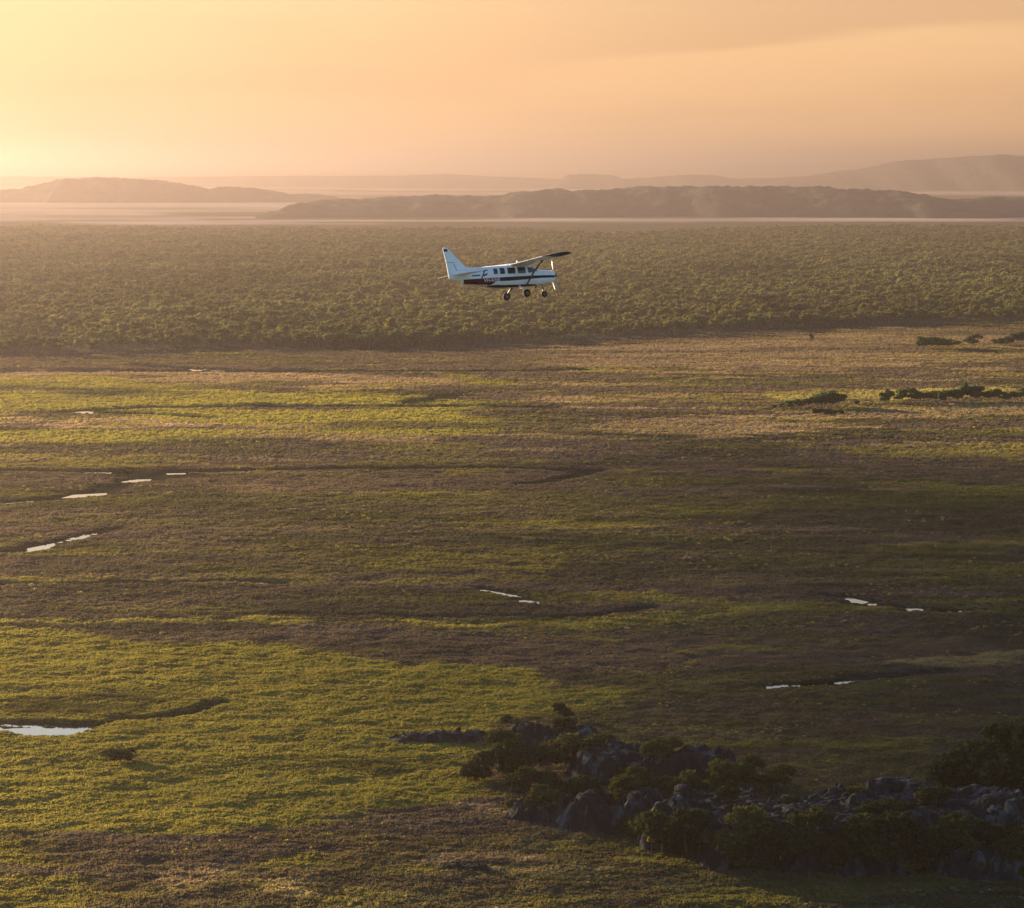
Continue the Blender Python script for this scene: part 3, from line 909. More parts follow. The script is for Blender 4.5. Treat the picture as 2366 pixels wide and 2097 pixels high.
def outcrop(cx, cy, rx, ry, rot, h, seed, label, flat):
    root = empty("rock_outcrop", (cx, cy, 0)); root.rotation_euler = (0, 0, rot)
    tag(root, label, "rock", "rock outcrops in the meadow")
    nz = Noise(900 + seed)
    nu = int(min(300, max(50, rx * 2.6 / .30))); nv = int(min(170, max(34, ry * 2.6 / .28)))
    u = np.linspace(-1.3, 1.3, nu); w = np.linspace(-1.3, 1.3, nv)
    Um, Wm = np.meshgrid(u, w)
    x = Um * rx; y = Wm * ry
    rad = (np.abs(Um) ** 2.8 + np.abs(Wm) ** 2.8) ** (1 / 2.8)
    wx = x + .7 * nz.fbm(x, y, 3.0, 3); wy = y + .7 * nz.fbm(x + 40, y, 3.0, 3)
    c1, j1 = cells(wx, wy, max(2.2, min(5.5, rx * .28)), 40 + seed); c2, j2 = cells(wx, wy, 1.6, 80 + seed)
    f = 1 - rad + .26 * nz.fbm(x, y, max(4, rx * .35), 3) + .10 * (c1 - .5) + .05 * (c2 - .5)
    edge = sstep(0, flat + .06, f)
    top = .74 + .18 * nz.fbm(x, y + 90, max(5, rx * .3), 3) + (.10 if seed == 6 else .15) * (c1 - .5)
    hh = h * edge * top
    step = h / 5.0
    q = np.floor(hh / step); fr_ = hh / step - q
    hh = .35 * hh + .65 * step * (q + sstep(.6, 1.0, fr_))          # bedded ledges
    hh = hh + (.40 * (c2 - .5) - .8 * (1 - sstep(.05, .45, j1)) - .35 * (1 - sstep(.02, .22, j2))) * edge * min(1, h / 3.5)
    hh += .14 * nz.fbm(x, y, .9, 2) * edge
    hh = np.where(f < 0, -1.0, hh - .1)
    x = x + .22 * nz.fbm(x + 7, y + hh * 1.7, 1.2, 2); y = y + .22 * nz.fbm(x - 7, y + hh * 1.7 + 30, 1.2, 2)
    idx = np.arange(nu * nv).reshape(nv, nu)
    fc = np.stack([idx[:-1, :-1].ravel(), idx[:-1, 1:].ravel(), idx[1:, 1:].ravel(), idx[1:, :-1].ravel()], 1)
    link("bedrock", new_mesh("bedrock", np.stack([x.ravel(), y.ravel(), hh.ravel()], 1), fc, False), M_ROCK, root)
    r = np.random.default_rng(700 + seed)
    nb = int(3 + rx * .4)
    for k in range(nb):
        th = r.random() * 6.283; q = .25 + .7 * r.random()
        bu, bw = math.cos(th) * q, math.sin(th) * q
        i = min(nu - 1, max(0, int((bu + 1.3) / 2.6 * (nu - 1)))); j = min(nv - 1, max(0, int((bw + 1.3) / 2.6 * (nv - 1))))
        b = bpy.data.objects.new("boulder", BOULD[r.integers(5)]); COL.objects.link(b); b.parent = root
        s = (.3 + .7 * r.random() ** 2) * min(1.3, h / 3 + .4)
        b.location = (x[j, i], y[j, i], max(hh[j, i], -.1) + s * .25)
        b.scale = (s * (1 + .6 * r.random()), s, s * (.5 + .4 * r.random())); b.rotation_euler = (r.random() * .5, r.random() * .5, r.random() * 6.28)
    return root
for o in OUT:
    outcrop(*o)

# ------------------------------------------------------------------ trees and bushes round the outcrops
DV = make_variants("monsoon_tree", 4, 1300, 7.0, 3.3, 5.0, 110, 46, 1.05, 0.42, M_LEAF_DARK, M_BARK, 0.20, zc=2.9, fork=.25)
OV = make_variants("olive_tree", 3, 1400, 7.0, 3.3, 5.0, 100, 46, 1.05, 0.42, M_LEAF_OLIVE, M_BARK, 0.18, zc=2.9, fork=.25)
BV = make_variants("bush", 3, 1500, 3.0, 1.8, 2.2, 60, 40, 0.65, 0.30, M_LEAF_DARK, M_BARK, 0.10, zc=1.1, fork=.2)
BO = make_variants("olive_bush", 2, 1550, 3.0, 1.8, 2.2, 60, 40, 0.65, 0.30, M_LEAF_OLIVE, M_BARK, 0.10, zc=1.1, fork=.2)
YV = make_variants("sapling", 1, 1600, 3.2, 0.7, 1.1, 14, 30, 0.35, 0.22, M_LEAF_YELLOW, M_BARK, 0.06, zc=2.0, fork=.3)
ROWV = make_variants("paperbark", 4, 1700, 6.0, 2.5, 4.2, 40, 34, 1.0, 0.6, M_LEAF_ROW, M_BARK, 0.15, zc=2.5, fork=.25)

def at_v(vx, vy):
    return ground_pt(vx, vy)

def put(var, name, vx, vbase, height, h0, label, cat, group=None, wide=1.0, z=0.0, rot=None):
    x, y = at_v(vx, vbase)
    if z: x, y = ground_pt(vx, vbase, z)
    s = height / h0
    return place_tree(name, var, x, y, z - 0.1, s * wide, rot if rot is not None else rng.random() * 6.28, label, cat, group, s)

put(OV[0], "tree", 1010, 1556, 8.6, 7.2, "largest olive-green tree at the meadow end of the rock clump", "tree", wide=1.15)
put(DV[0], "tree", 1062, 1558, 7.6, 7.2, "dark tree pressed against the largest olive tree", "tree", wide=1.1)
put(BV[0], "bush", 938, 1558, 3.2, 2.9, "round dark bush at the meadow tip of the tree clump", "bush", wide=1.0)
put(BV[1], "bush", 962, 1560, 2.6, 2.9, "small dark bush between the tip bush and the olive tree", "bush")
put(OV[1], "tree", 1130, 1536, 7.2, 7.2, "broad olive tree in front of the long rock wall", "tree", wide=1.3)
put(OV[2], "tree", 1195, 1532, 6.6, 7.2, "low olive tree beside the pale rock crest", "tree", wide=1.2)
put(DV[1], "tree", 1042, 1600, 6.2, 7.2, "dark green tree above the small low rock", "tree", wide=1.1)
put(DV[2], "tree", 1105, 1606, 5.6, 7.2, "dark tree behind the small low rock, under the pale crest", "tree", wide=1.2)
put(DV[3], "tree", 1165, 1606, 5.6, 7.2, "dark tree in the hollow before the pale crest", "tree", wide=1.2)
put(OV[0], "tree", 1262, 1602, 6.0, 7.2, "dull olive tree behind the rounded rock dome", "tree", wide=1.2)
put(DV[0], "tree", 1320, 1608, 5.6, 7.2, "dark tree between the dome and the pale crest", "tree", wide=1.2)
put(OV[1], "tree", 1372, 1606, 6.4, 7.2, "upright olive tree at the middle of the hollow", "tree", wide=1.0)
put(OV[2], "tree", 1440, 1590, 6.6, 7.2, "olive tree at the end of the pale-crested ridge", "tree", wide=1.1)
put(OV[0], "tree", 1492, 1582, 6.2, 7.2, "grey-green tree left of the large rock plate's back edge", "tree", wide=1.1)
put(OV[1], "tree", 1545, 1580, 5.0, 7.2, "low green tree touching the large rock plate's far corner", "tree", wide=1.1)
put(YV[0], "sapling", 1300, 1706, 3.1, 3.1, "thin bright yellow-green sapling before the dark outcrop", "sapling")
put(DV[1], "tree", 1010, 1448, 2.2, 7.2, "tiny dark shrub on the far rock wall", "shrub", z=3.0)
put(DV[2], "tree", 1122, 1436, 3.2, 7.2, "small blue-green tree poking up behind the rock wall", "tree", wide=1.3)
k = 0
for vx, vb, h in [(1322, 1702, 7.6), (1338, 1704, 6.0), (1372, 1716, 8.8), (1412, 1720, 6.2), (1462, 1732, 9.4), (1496, 1736, 6.6), (1560, 1738, 8.2), (1604, 1732, 9.2), (1668, 1741, 7.0), (1712, 1736, 9.0), (1762, 1742, 6.2),
                  (1806, 1734, 9.2), (1852, 1738, 7.4), (1905, 1728, 8.2), (1962, 1742, 5.2), (2024, 1744, 6.4)]:
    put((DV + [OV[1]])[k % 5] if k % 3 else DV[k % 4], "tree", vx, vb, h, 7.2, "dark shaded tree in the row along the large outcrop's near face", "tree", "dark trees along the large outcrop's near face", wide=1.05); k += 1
for vx, vb, h in [(1410, 1655, 5.0), (1465, 1650, 5.4), (1355, 1665, 4.6)]:
    put(DV[k % 4], "tree", vx, vb, h, 7.2, "dark shaded tree in the gully before the large rock plate", "tree", "dark trees in the gully", wide=1.2); k += 1
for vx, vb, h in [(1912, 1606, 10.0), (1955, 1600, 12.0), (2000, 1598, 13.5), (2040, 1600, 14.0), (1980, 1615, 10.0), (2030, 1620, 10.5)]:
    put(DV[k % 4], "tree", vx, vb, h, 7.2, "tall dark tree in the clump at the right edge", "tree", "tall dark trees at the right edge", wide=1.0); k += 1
put(BV[1], "bush", 240, 1521, 2.3, 2.9, "lone dark bush casting a long shadow on the green meadow", "bush", wide=1.8)

br = np.random.default_rng(77)
spots = []
for oi, cnt in ((1, 3), (2, 6), (3, 3), (4, 6), (5, 22), (6, 7), (8, 5)):
    cx, cy, rx, ry, rot, h, sd_, lb, fl = OUT[oi]
    for q in range(cnt):
        th = br.random() * 6.283; e_ = (.80 + .35 * br.random()) if q % 3 else .55 * br.random() + .2
        spots.append((cx + math.cos(th) * rx * e_, cy + math.sin(th) * ry * e_, (h * .62 if e_ < .78 else .0), oi))
WHERE = {1: 'against the long rock wall', 2: 'on the pale-crested rock ridge', 3: 'by the small low rock', 4: 'round the rounded rock dome', 5: 'on or round the large cracked rock plate', 6: 'on the rock mass at the right edge', 8: 'on the blue-grey boulder slope'}
for x_, y_, z_, oi in spots:
    s_ = .6 + .75 * br.random()
    place_tree("bush", (BV + BO)[br.integers(5)], x_, y_, z_ - .3, s_ * 1.15, br.random() * 6.28, "small dark bush growing " + WHERE[oi], "bush", "small bushes " + WHERE[oi], s_)

# rows of paperbarks on the plain at right
for vx, vb, h in [(1575, 815, 3.6), (1595, 815, 4.4), (1612, 814, 5.0), (1628, 814, 6.0), (1645, 813, 6.6), (1660, 812, 7.6), (1672, 812, 7.0), (1560, 816, 2.8), (1545, 816, 2.2)]:
    put(ROWV[k % 4], "tree", vx, vb, h, 5.9, "green tree in the wedge-shaped clump on the brown plain", "tree", "wedge-shaped clump of trees on the plain", wide=1.3); k += 1
for vx, vb, h in [(1632, 826, 2.2), (1655, 827, 2.4), (1675, 826, 2.0)]:
    put(BV[k % 3], "bush", vx, vb, h, 2.9, "low green bush just below the wedge-shaped clump", "bush", "low bushes below the clump", wide=1.9); k += 1
put(BV[0], "bush", 1710, 808, 2.2, 2.9, "small round bush alone between the clump and the long row", "bush")
for i, vx in enumerate(np.concatenate([np.array([1762, 1772]), np.array([1792, 1803, 1822, 1831, 1846, 1858, 1866, 1880, 1893, 1904, 1913, 1921, 1933, 1940, 1952, 1972, 1980, 1991, 2004, 2012, 2026, 2035, 2043.0])])):
    h = 4.0 + 3.4 * rng.random() + (1.8 if 1900 < vx < 1960 else 0)
    put(ROWV[k % 4], "tree", float(vx + rng.normal() * 2.5), 804.5 - (vx - 1760) * .018 + rng.normal() * .6, h, 5.9,
        "dark green tree in the long row on the plain at right", "tree", "long row of trees on the plain", wide=.8 + .3 * rng.random()); k += 1
for vx, vb, h in [(1842, 696, 7.4), (1852, 696, 8.2), (1864, 696, 7.6), (1876, 695, 6.4), (1890, 695, 6.0), (1906, 694, 5.4)]:
    put(ROWV[k % 4], "tree", vx, vb, h, 5.9, "dark tree in the small clump near the woodland at right", "tree", "small clump near the woodland", wide=1.5); k += 1
put(ROWV[1], "tree", 1941, 692, 8.0, 5.9, "single round dark tree beside the small clump near the woodland", "tree", wide=1.4)
for vx, vb, h in [(1985, 690, 4.6), (2000, 690, 5.0), (2014, 689, 6.2), (2028, 688, 8.0), (2040, 688, 9.0)]:
    put(ROWV[k % 4], "tree", vx, vb, h, 5.9, "dark tree in the tapering row at the right edge near the woodland", "tree", "tapering row near the woodland", wide=1.3); k += 1
put(ROWV[2], "tree", 1620, 681, 5.6, 5.9, "tiny lone tree standing on the pale plain below the woodland", "tree", wide=.6)

# ------------------------------------------------------------------ aircraft
M_WHITE = principled("white_paint", (0.84, 0.83, 0.82), 0.32, 0.5, noise=0.05, nscale=2.0, coat=0.3)
M_NAVY = principled("navy_paint", (0.008, 0.011, 0.022), 0.5, 0.2, noise=0.1, nscale=3.0)
M_MAROON = principled("maroon_paint", (0.085, 0.011, 0.016), 0.5, 0.2, noise=0.1, nscale=3.0)
M_GLASS = principled("dark_window_glass", (0.012, 0.016, 0.020), 0.06, 0.6, noise=0.1, nscale=2.0)
M_SCREEN = principled("windscreen_glass", (0.16, 0.17, 0.16), 0.05, 0.8, noise=0.2, nscale=2.0)
M_RUBBER = principled("tyre_rubber", (0.014, 0.014, 0.014), 0.85, 0.2, noise=0.2, nscale=8.0)
M_METAL = principled("grey_metal", (0.30, 0.30, 0.31), 0.4, 0.5, metal=0.6, noise=0.1, nscale=5.0)
M_STRUT = principled("dark_grey_strut", (0.10, 0.09, 0.08), 0.5, 0.4, noise=0.1, nscale=5.0)
M_PROP = principled("pale_propeller_paint", (0.62, 0.58, 0.52), 0.35, 0.5, noise=0.08, nscale=5.0)
M_REG = principled("pink_white_lettering", (0.80, 0.55, 0.55), 0.5, 0.3, noise=0.04, nscale=5.0)

SEC = np.array([  # x, half width, top, bottom
    (-0.16, .30, .30, -.30), (-0.24, .43, .40, -.42), (-0.6, .51, .47, -.50), (-1.1, .55, .51, -.56), (-1.70, .59, .57, -.61), (-2.05, .62, .80, -.63), (-2.4, .645, .97, -.65),
    (-3.0, .65, 1.0, -.66), (-4.2, .65, 1.0, -.67), (-5.2, .63, .99, -.66), (-5.7, .56, .97, -.58), (-6.4, .45, .95, -.43), (-7.0, .35, .93, -.34), (-7.9, .20, .86, -.27),
    (-8.02, .18, .84, -.02), (-8.6, .10, .76, .12), (-8.95, .05, .70, .22)])
def sec_at(x):
    o = SEC[::-1]
    return [float(np.interp(x, o[:, 0], o[:, k])) for k in (1, 2, 3)]
NEXP = 3.2
def side_y(x, z, off=0.006):
    hw, t, b = sec_at(x)
    c, h = (t + b) / 2, (t - b) / 2
    q = min(0.999, abs((z - c) / h))
    return hw * (1 - q ** NEXP) ** (1 / NEXP) + off

plane = empty("light_aircraft", (0, 0, 0))
tag(plane, "white single-propeller high-wing aircraft with dark stripe flying over the woodland", "aircraft")
fm = MB(); rings = []
for x in sorted(set(list(SEC[:, 0]) + list(np.linspace(-8.9, -.2, 40))), reverse=True):
    hw, t, b = sec_at(x); c, h = (t + b) / 2, (t - b) / 2
    ring = []
    for k in range(40):
        w = 2 * math.pi * k / 40
        cy, sz = math.cos(w), math.sin(w)
        ring.append((x, hw * math.copysign(abs(cy) ** (2 / NEXP), cy), c + h * math.copysign(abs(sz) ** (2 / NEXP), sz)))
    rings.append(ring)
fm.loft(rings)
fuse = fm.build("fuselage", M_WHITE, plane, True)

def skin_patch(name, outline_fn, x0, x1, mat, side, parent, nx=14, nz=6, off=0.006):
    """a painted or glazed field that follows the fuselage side; outline_fn(x) gives its lower and upper edge"""
    vs, fs = [], []
    for i in range(nx + 1):
        x = x0 + (x1 - x0) * i / nx
        lo, hi = outline_fn(x)
        for j in range(nz + 1):
            z = lo + (hi - lo) * j / nz
            vs.append((x, side * side_y(x, z, off), z))
    for i in range(nx):
        for j in range(nz):
            a_ = i * (nz + 1) + j
            q = (a_, a_ + nz + 1, a_ + nz + 2, a_ + 1)
            fs.append(q if side < 0 else q[::-1])
    m_ = MB(); m_.add(vs, fs)
    return m_.build(name, mat, parent, True)

def rounded(x0, x1, lo, hi, r=.07, skew=0.0):
    def fn(x):
        e = min(x - x0, x1 - x)
        k = 0 if e >= r else r - math.sqrt(max(0, r * r - (r - e) ** 2))
        return lo + k, hi - k - skew * max(0, (x - x0) / (x1 - x0))
    return fn

WIN = [(-5.52, -5.20, .36, .78), (-5.02, -4.60, .35, .80), (-4.38, -3.72, .33, .80), (-3.52, -2.84, .32, .80), (-2.66, -2.10, .34, .78)]
for side in (-1, 1):
    for i, (x0, x1, lo, hi) in enumerate(WIN):
        skin_patch("window", rounded(x0, x1, lo, hi, .07, .16 if i == 4 else 0), x0 + .003, x1 - .003, M_GLASS, side, fuse)
    def stripe(x):
        t = .11 if x < -1.5 else .11 - .05 * (x + 1.5) / 1.3
        return t - .28 + .12 * max(0, (x + 4.0) / 3.8), t
    skin_patch("stripe", stripe, -5.3, -.27, M_NAVY, side, fuse, 40, 3)
    def block(x):
        lo = sec_at(x)[2] + .05
        if x > -6.2: lo = np.interp(x, [-6.2, -5.75, -5.3], [sec_at(-6.2)[2] + .05, -.40, -.13])
        return float(lo), .11
    skin_patch("tail_stripe", block, -7.88, -5.3, M_MAROON, side, fuse, 26, 6)
    def belly(x):
        return sec_at(x)[2] + .01, float(np.interp(x, [-6.1, -5.4, -4.6, -2.5, -1.8], [-.44, -.42, -.47, -.50, -.56]))
    skin_patch("belly_stripe", belly, -6.05, -1.9, M_NAVY, side, fuse, 30, 6, .008)
    # registration, set along the skin
    cu = bpy.data.curves.new("registration", 'FONT'); cu.body = "VH-KNE"; cu.size = .36; cu.offset = .008
    to = bpy.data.objects.new("registration", cu); COL.objects.link(to)
    bpy.context.view_layer.update()
    tm = bpy.data.meshes.new_from_object(to.evaluated_get(bpy.context.evaluated_depsgraph_get()))
    bpy.data.objects.remove(to)
    tx = np.array([v.co[:] for v in tm.vertices]); w_ = tx[:, 0].max() - tx[:, 0].min()
    tx[:, 0] = (tx[:, 0] - tx[:, 0].min()) / w_ * 1.28
    for v, p in zip(tm.vertices, tx):
        xx = -6.34 + p[0] if side < 0 else -5.06 - p[0]
        zz = -.17 + p[1]
        v.co = (xx, side * side_y(xx, zz, .013), zz)
    link("registration", tm, M_REG, fuse)
    # small dark lettering bar and flying-bird emblem
    for i in range(8):
        xa = -7.22 + .082 * i
        skin_patch("emblem_lettering", lambda x: (.30, .40), xa, xa + .070, M_NAVY, side, fuse, 2, 2)
    def stroke(pts, wd):
        m_ = MB(); L_ = []
        for (xa, za), (xb, zb) in zip(pts[:-1], pts[1:]):
            d = Vector((xb - xa, zb - za)).normalized(); nn = Vector((-d.y, d.x)) * wd / 2
            q = [(xa + nn.x, za + nn.y), (xa - nn.x, za - nn.y), (xb - nn.x, zb - nn.y), (xb + nn.x, zb + nn.y)]
            m_.add([(x, side * side_y(x, z, .009), z) for x, z in q], [(0, 1, 2, 3)])
        return m_
    b_ = stroke([(-6.50, .12), (-6.40, .28), (-6.30, .46), (-6.22, .66)], .085)
    b2 = stroke([(-6.34, .62), (-6.20, .68), (-5.98, .70)], .07); b3 = stroke([(-6.34, .30), (-6.16, .36), (-6.02, .42)], .11)
    b_.add(b2.v, b2.f); b_.add(b3.v, b3.f)
    b_.build("emblem", M_NAVY, fuse)
# windscreen: sloping panes over the cowling
wm = MB()
vs, fs = [], []
for i in range(7):
    x = -2.36 + .56 * i / 6
    hw, t, b = sec_at(x)
    for j in range(13):
        w = math.pi * (.5 + .36 * (j - 6) / 6)
        c, h = (t + b) / 2, (t - b) / 2
        cy, sz = math.cos(w), math.sin(w)
        vs.append((x + .012, (hw + .008) * math.copysign(abs(cy) ** (2 / NEXP), cy), c + (h + .010) * abs(sz) ** (2 / NEXP)))
for i in range(6):
    for j in range(12):
        a_ = i * 13 + j; fs.append((a_, a_ + 13, a_ + 14, a_ + 1))
wm.add(vs, fs); wm.build("windscreen", M_SCREEN, fuse, True)

def airfoil(xle, chord, y, z, thick, n=14):
    r = []
    for k in range(2 * n):
        u = k / n
        s = u if u <= 1 else 2 - u
        xx = (1 - math.cos(math.pi * s)) / 2
        yt = 5 * thick * (.2969 * math.sqrt(xx) - .126 * xx - .3516 * xx ** 2 + .2843 * xx ** 3 - .1015 * xx ** 4)
        r.append((xle - chord * xx, y, z + chord * ((yt * 1.15 if u <= 1 else -yt * .75))))
    return r
for side in (-1, 1):
    def wz(y): return 1.0 + math.tan(R(2.0)) * abs(y)
    m_ = MB(); m_.loft([airfoil(-2.3, 1.63, side * y, wz(y), .18) for y in (0.0, .7, 2, 3.5, 5.3)])
    wg = m_.build("wing", M_WHITE, plane, True)
    m_ = MB(); m_.loft([airfoil(-2.3 - d, c, side * y, wz(y) - dz, th) for y, d, c, dz, th in ((5.301, 0, 1.63, 0, .18), (6.1, 0.01, 1.60, 0, .175), (6.45, .04, 1.54, .01, .14), (6.62, .11, 1.42, .03, .09), (6.70, .25, 1.2, .05, .03))])
    m_.build("wing_tip", M_NAVY, wg, True)  # shading of the tip put into its dark colour
    for nm, ya, yb in (("flap", .8, 3.1), ("aileron", 3.18, 5.05)):
        m_ = MB()
        m_.loft([[(-3.55, side * y, wz(y) + .055), (-3.96, side * y, wz(y) + .012), (-3.96, side * y, wz(y) - .012), (-3.55, side * y, wz(y) - .05)] for y in (ya, yb)])
        m_.build(nm, M_WHITE, wg)
    m_ = MB(); m_.tube([(-2.80, side * .60, -.48), (-2.86, side * 1.9, .33), (-2.90, side * 3.25, wz(3.25) - .10)], [.055, .065, .055], 10)
    m_.build("wing_strut", M_STRUT, plane, True)
    m_ = MB(); m_.tube([(-2.90, side * 3.12, wz(3.1) - .22), (-2.90, side * 3.3, wz(3.3) - .08)], [.07, .09], 8)
    m_.build("strut_fairing", M_STRUT, plane, True)
    # tailplane
    m_ = MB(); m_.loft([airfoil(-7.40 - d, c, side * y, .50, .13) for y, d, c in ((0.0, 0, .80), (1.2, .08, .74), (2.5, .16, .66), (2.64, .22, .55))])
    st = m_.build("tailplane", M_WHITE, plane, True)
    m_ = MB(); m_.loft([[(-8.22 + .02 * y, side * y, .53), (-8.66 + .06 * y, side * y, .505), (-8.66 + .06 * y, side * y, .495), (-8.22 + .02 * y, side * y, .47)] for y in (.12, 2.58)])
    m_.build("elevator", M_WHITE, st)
    # main gear
    m_ = MB(); m_.tube([(-3.42, side * .50, -.58), (-3.42, side * 1.05, -.86), (-3.40, side * 1.42, -1.16)], [.085, .06, .05], 8)
    lg = m_.build("landing_gear_leg", M_WHITE if side < 0 else M_STRUT, plane, True)  # far leg's shade put into its colour, near leg stays white
    def wheel(cx, cy, cz, r, wd, par):
        m_ = MB(); prof = [(r * .55, -wd / 2), (r * .86, -wd / 2), (r * .97, -wd * .32), (r, 0), (r * .97, wd * .32), (r * .86, wd / 2), (r * .55, wd / 2)]
        vs, fs = [], []; ns = 24
        for k in range(ns):
            w = 2 * math.pi * k / ns
            vs += [(cx + math.cos(w) * q, cy + yy, cz + math.sin(w) * q) for q, yy in prof]
        np_ = len(prof)
        for k in range(ns):
            for j in range(np_):
                j2 = (j + 1) % np_
                fs.append((k * np_ + j, k * np_ + j2, ((k + 1) % ns) * np_ + j2, ((k + 1) % ns) * np_ + j))
        m_.add(vs, fs); t_ = m_.build("wheel", M_RUBBER, par, True)
        m_ = MB(); m_.tube([(cx, cy - wd * .36, cz), (cx, cy + wd * .36, cz)], r * .55, 16); m_.build("rim", M_STRUT, t_)
    wheel(-3.40, side * 1.52, -1.20, .29, .20, plane)
# fin and rudder
def slab(pts, th0, th1, zlo, zhi):
    """flat blade in the x-z plane, thinner towards the top"""
    m_ = MB(); n_p = len(pts); vs = []
    for s_ in (-1, 1):
        for x, z in pts:
            th = th0 + (th1 - th0) * (z - zlo) / (zhi - zlo)
            vs.append((x, s_ * th / 2, z))
    fs = [tuple(range(n_p)), tuple(range(2 * n_p - 1, n_p - 1, -1))]
    fs += [(k, n_p + k, n_p + (k + 1) % n_p, (k + 1) % n_p) for k in range(n_p)]
    m_.add(vs, fs); return m_
FIN = [(-6.35, .90), (-7.2, .97), (-7.58, 1.05), (-8.87, 2.44), (-8.94, 2.52), (-9.22, 2.52), (-9.28, 2.46), (-9.10, 1.42), (-8.52, 1.42), (-8.17, .55), (-7.0, .70)]
fin = slab(FIN, .15, .06, .5, 2.5).build("tail_fin", M_WHITE, plane)
slab([(-8.545, 1.395), (-9.095, 1.395), (-8.98, .42), (-8.19, .42)], .12, .09, .4, 1.4).build("rudder", M_WHITE, fin)
slab([(-8.50, 1.43), (-9.09, 1.43), (-9.09, 1.38), (-8.56, 1.38), (-8.22, .50), (-8.15, .50)], .08, .05, .4, 1.4).build("rudder_gap_shade", M_NAVY, fin)  # dark strip added as the shade in the rudder gap
for side in (-1, 1):
    m_ = MB(); m_.add([(x, side * .05, z) for x, z in ((-9.23, 2.22), (-8.92, 2.22), (-8.92, 2.40), (-9.25, 2.40))], [(0, 1, 2, 3)])
    m_.build("fin_badge", M_NAVY, fin)
# nose gear, propeller, small fittings
m_ = MB(); m_.tube([(-1.22, 0, -.50), (-1.12, 0, -.95)], [.06, .045], 8); m_.tube([(-1.12, -.10, -.92), (-1.06, -.10, -1.22)], .03, 6); m_.tube([(-1.12, .10, -.92), (-1.06, .10, -1.22)], .03, 6)
m_.tube([(-1.12, -.10, -.93), (-1.12, .10, -.93)], .035, 6)
m_.build("nose_gear_leg", M_STRUT, plane, True)
wheel(-1.05, 0, -1.24, .24, .15, plane)
prop = empty("propeller", (-.10, 0, .06)); prop.parent = plane
prop.rotation_euler = (R(-7), 0, 0)
m_ = MB(); m_.tube([(-.08, 0, 0), (.06, 0, 0), (.18, 0, 0), (.27, 0, 0)], [.20, .185, .11, .01], 16)
m_.build("spinner", M_NAVY, prop, True)
for s_ in (-1, 1):
    rg = []
    for q in np.linspace(.12, 1.08, 12):
        ch = .12 + .26 * math.sin(math.pi * min(1, (q - .05) / 1.15)) - (.06 if q > 1.05 else 0)
        tw = R(40 - 26 * q); th = .028 - .018 * q
        ca, sa = math.cos(tw), math.sin(tw)
        ring = []
        for u, v_ in ((-1, 0), (-.4, 1), (.5, .8), (1, 0), (.5, -.5), (-.4, -.6)):
            a_, b_ = u * ch / 2, v_ * th
            ring.append((a_ * sa + b_ * ca, s_ * a_ * ca - s_ * b_ * sa, s_ * q))
        rg.append(ring)
    m_ = MB(); m_.loft(rg); m_.build("blade", M_PROP, prop, True)
slab([(-3.22, .98), (-3.02, .98), (-3.12, 1.32), (-3.20, 1.32)], .035, .02, .9, 1.3).build("antenna", M_WHITE, plane)
m_ = MB(); m_.tube([(-1.75, -.28, -.52), (-1.9, -.28, -.74), (-2.0, -.28, -.80)], .05, 8); m_.build("exhaust_pipe", M_STRUT, plane, True)
m_ = MB(); m_.loft([[(-3.0 + a_, y_, z_) for a_, y_, z_ in ((0, -.2, -.62), (0, .2, -.62), (0, .16, -.74), (0, -.16, -.74))], [(-2.6 + a_, y_, z_) for a_, y_, z_ in ((0, -.16, -.60), (0, .16, -.60), (0, .12, -.66), (0, -.12, -.66))]])
m_.build("step_fairing", M_WHITE, plane)
plane.rotation_euler = (R(-7.0), R(-1.6), R(30.0))
PL_D = 216.0
tip = at_depth(1286.9 / V, 636.1 / V, PL_D)
off = plane.rotation_euler.to_matrix() @ Vector((.17, 0, .06))
plane.location = tip - off

# ------------------------------------------------------------------ an unseen broken cloud, placed towards the sun to shade the right of the plain
CLOUD_Z = 900.0
cr_ = np.random.default_rng(31)
reach = CLOUD_Z / math.tan(SUN_EL)
shift = np.array([math.sin(SUN_AZ), math.cos(SUN_AZ)]) * reach
SHADE = np.array([(20, 1010), (34, 860), (4, 700), (26, 600), (12, 545), (-22, 500), (-24, 462), (-60, 434), (-30, 380), (0, 330), (260, 330), (420, 900), (420, 1060), (200, 1040), (90, 1000)])
cm_ = MB()
import bmesh
bm = bmesh.new(); bmesh.ops.create_icosphere(bm, subdivisions=2, radius=1)
ICO_V = np.array([v.co[:] for v in bm.verts]); ICO_F = [tuple(v.index for v in f.verts) for f in bm.faces]; bm.free()
cx_, cy_ = np.meshgrid(np.arange(-120, 460, 24.0), np.arange(320, 1190, 30.0))
cx_ = cx_.ravel() + cr_.normal(size=cx_.size) * 7; cy_ = cy_.ravel() + cr_.normal(size=cy_.size) * 9
inside = poly_sdf(SHADE, cx_, cy_) + 34 * N2.fbm(cx_, cy_, 120, 3)
for x_, y_, d_ in zip(cx_, cy_, inside):
    if d_ < 0 or cr_.random() > (.48 + .36 * min(1, d_ / 60)) * (1.0 if y_ < 760 else .62): continue
    r_ = (13 + 9 * cr_.random()) * min(1, .6 + d_ / 60)
    w_ = ICO_V * (1 + .22 * cr_.normal(size=(len(ICO_V), 1)))
    cm_.add(w_ * np.array([r_, r_ * 1.25, 3.0 + 2.5 * cr_.random()]) + np.array([x_ + shift[0], y_ + shift[1], CLOUD_Z + cr_.normal() * 2]), ICO_F)
M_CLOUD = principled("cloud_white", (0.85, 0.84, 0.83), 1.0, 0.0, noise=0.05, nscale=0.05)
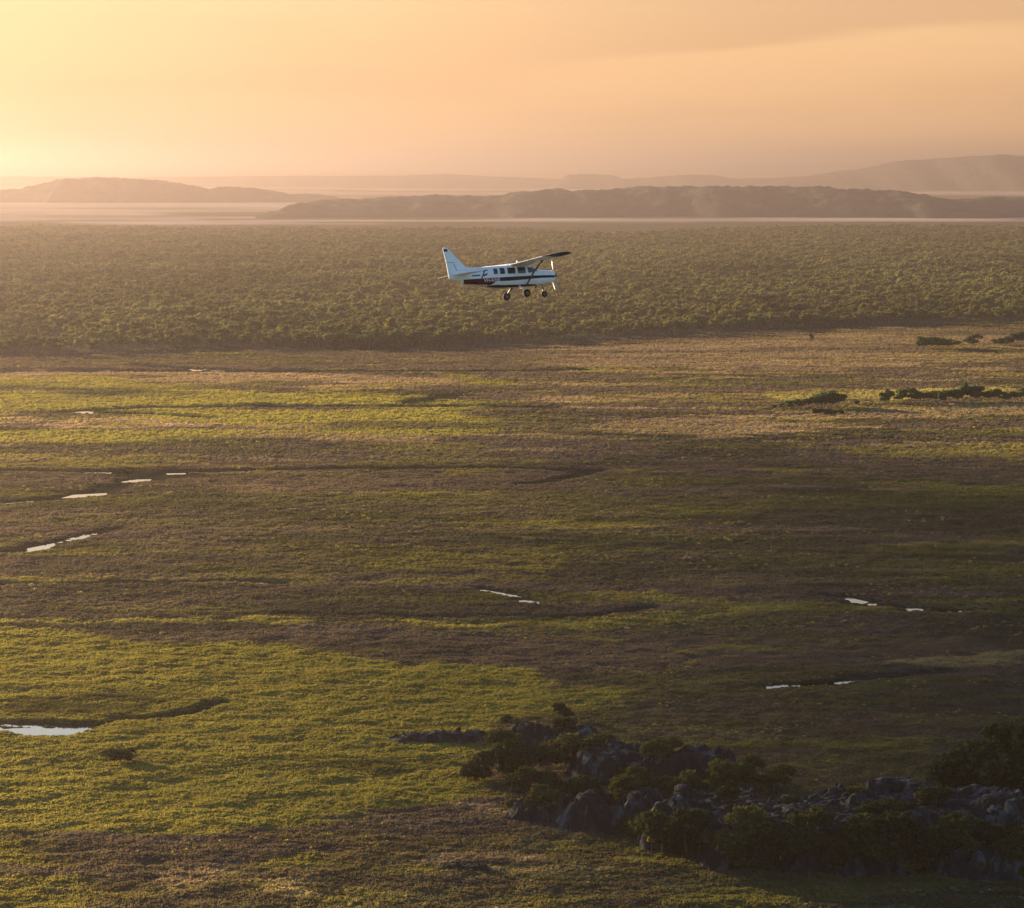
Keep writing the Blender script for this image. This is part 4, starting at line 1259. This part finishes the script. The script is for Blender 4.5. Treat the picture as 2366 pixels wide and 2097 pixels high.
tag(cm_.build("shade_clouds", M_CLOUD, None, True), "unseen thin broken cloud placed to shade the right of the plain", "cloud", kind="stuff")

# ------------------------------------------------------------------ haze
def box(name, x0, x1, y0, y1, z0, z1):
    v = [(x, y, z) for z in (z0, z1) for y in (y0, y1) for x in (x0, x1)]
    f = [(0, 2, 3, 1), (4, 5, 7, 6), (0, 1, 5, 4), (2, 6, 7, 3), (0, 4, 6, 2), (1, 3, 7, 5)]
    return new_mesh(name, v, f)
m, n_, l_ = mat_new("dusty_air")
ho = n_.new("ShaderNodeOutputMaterial"); hv = n_.new("ShaderNodeVolumePrincipled")
hv.inputs['Color'].default_value = (0.30, 0.243, 0.235, 1)
hv.inputs['Density'].default_value = HAZE_DENSITY
hv.inputs['Anisotropy'].default_value = 0.80
l_.new(hv.outputs[0], ho.inputs['Volume'])
hz = link("haze", box("haze", -160000, 160000, -400, 100000, -6, HILL_TOP[0] + 8), m)
tag(hz, "thin dusty evening haze over the whole plain", "haze", kind="stuff")

# ------------------------------------------------------------------ which one in the row
ORD = "first second third fourth fifth sixth seventh eighth ninth tenth eleventh twelfth thirteenth fourteenth fifteenth sixteenth seventeenth eighteenth nineteenth twentieth".split()
ORD += ["twenty-" + w for w in ORD[:9]] + ["thirtieth"] + ["thirty-" + w for w in ORD[:9]]
for g, text in (("long row of trees on the plain", "dark green tree, %s from the left in the long row on the plain"),
                ("wedge-shaped clump of trees on the plain", "green tree, %s from the left in the wedge-shaped clump on the plain"),
                ("low bushes below the clump", "low green bush, %s from the left below the wedge-shaped clump"),
                ("small clump near the woodland", "dark tree, %s from the left in the small clump near the woodland"),
                ("tapering row near the woodland", "dark tree, %s from the left in the tapering row by the woodland"),
                ("dark trees along the large outcrop's near face", "dark shaded tree, %s from the left along the large outcrop's near face"),
                ("dark trees in the gully", "dark tree, %s from the left in the gully before the rock plate"),
                ("tall dark trees at the right edge", "tall dark tree, %s from the left in the clump at the right edge")):
    mem = sorted([o for o in COL.objects if o.get('group') == g], key=lambda o: o.location.x / o.location.y)
    for k_, o in enumerate(mem):
        o['label'] = text % ORD[k_]
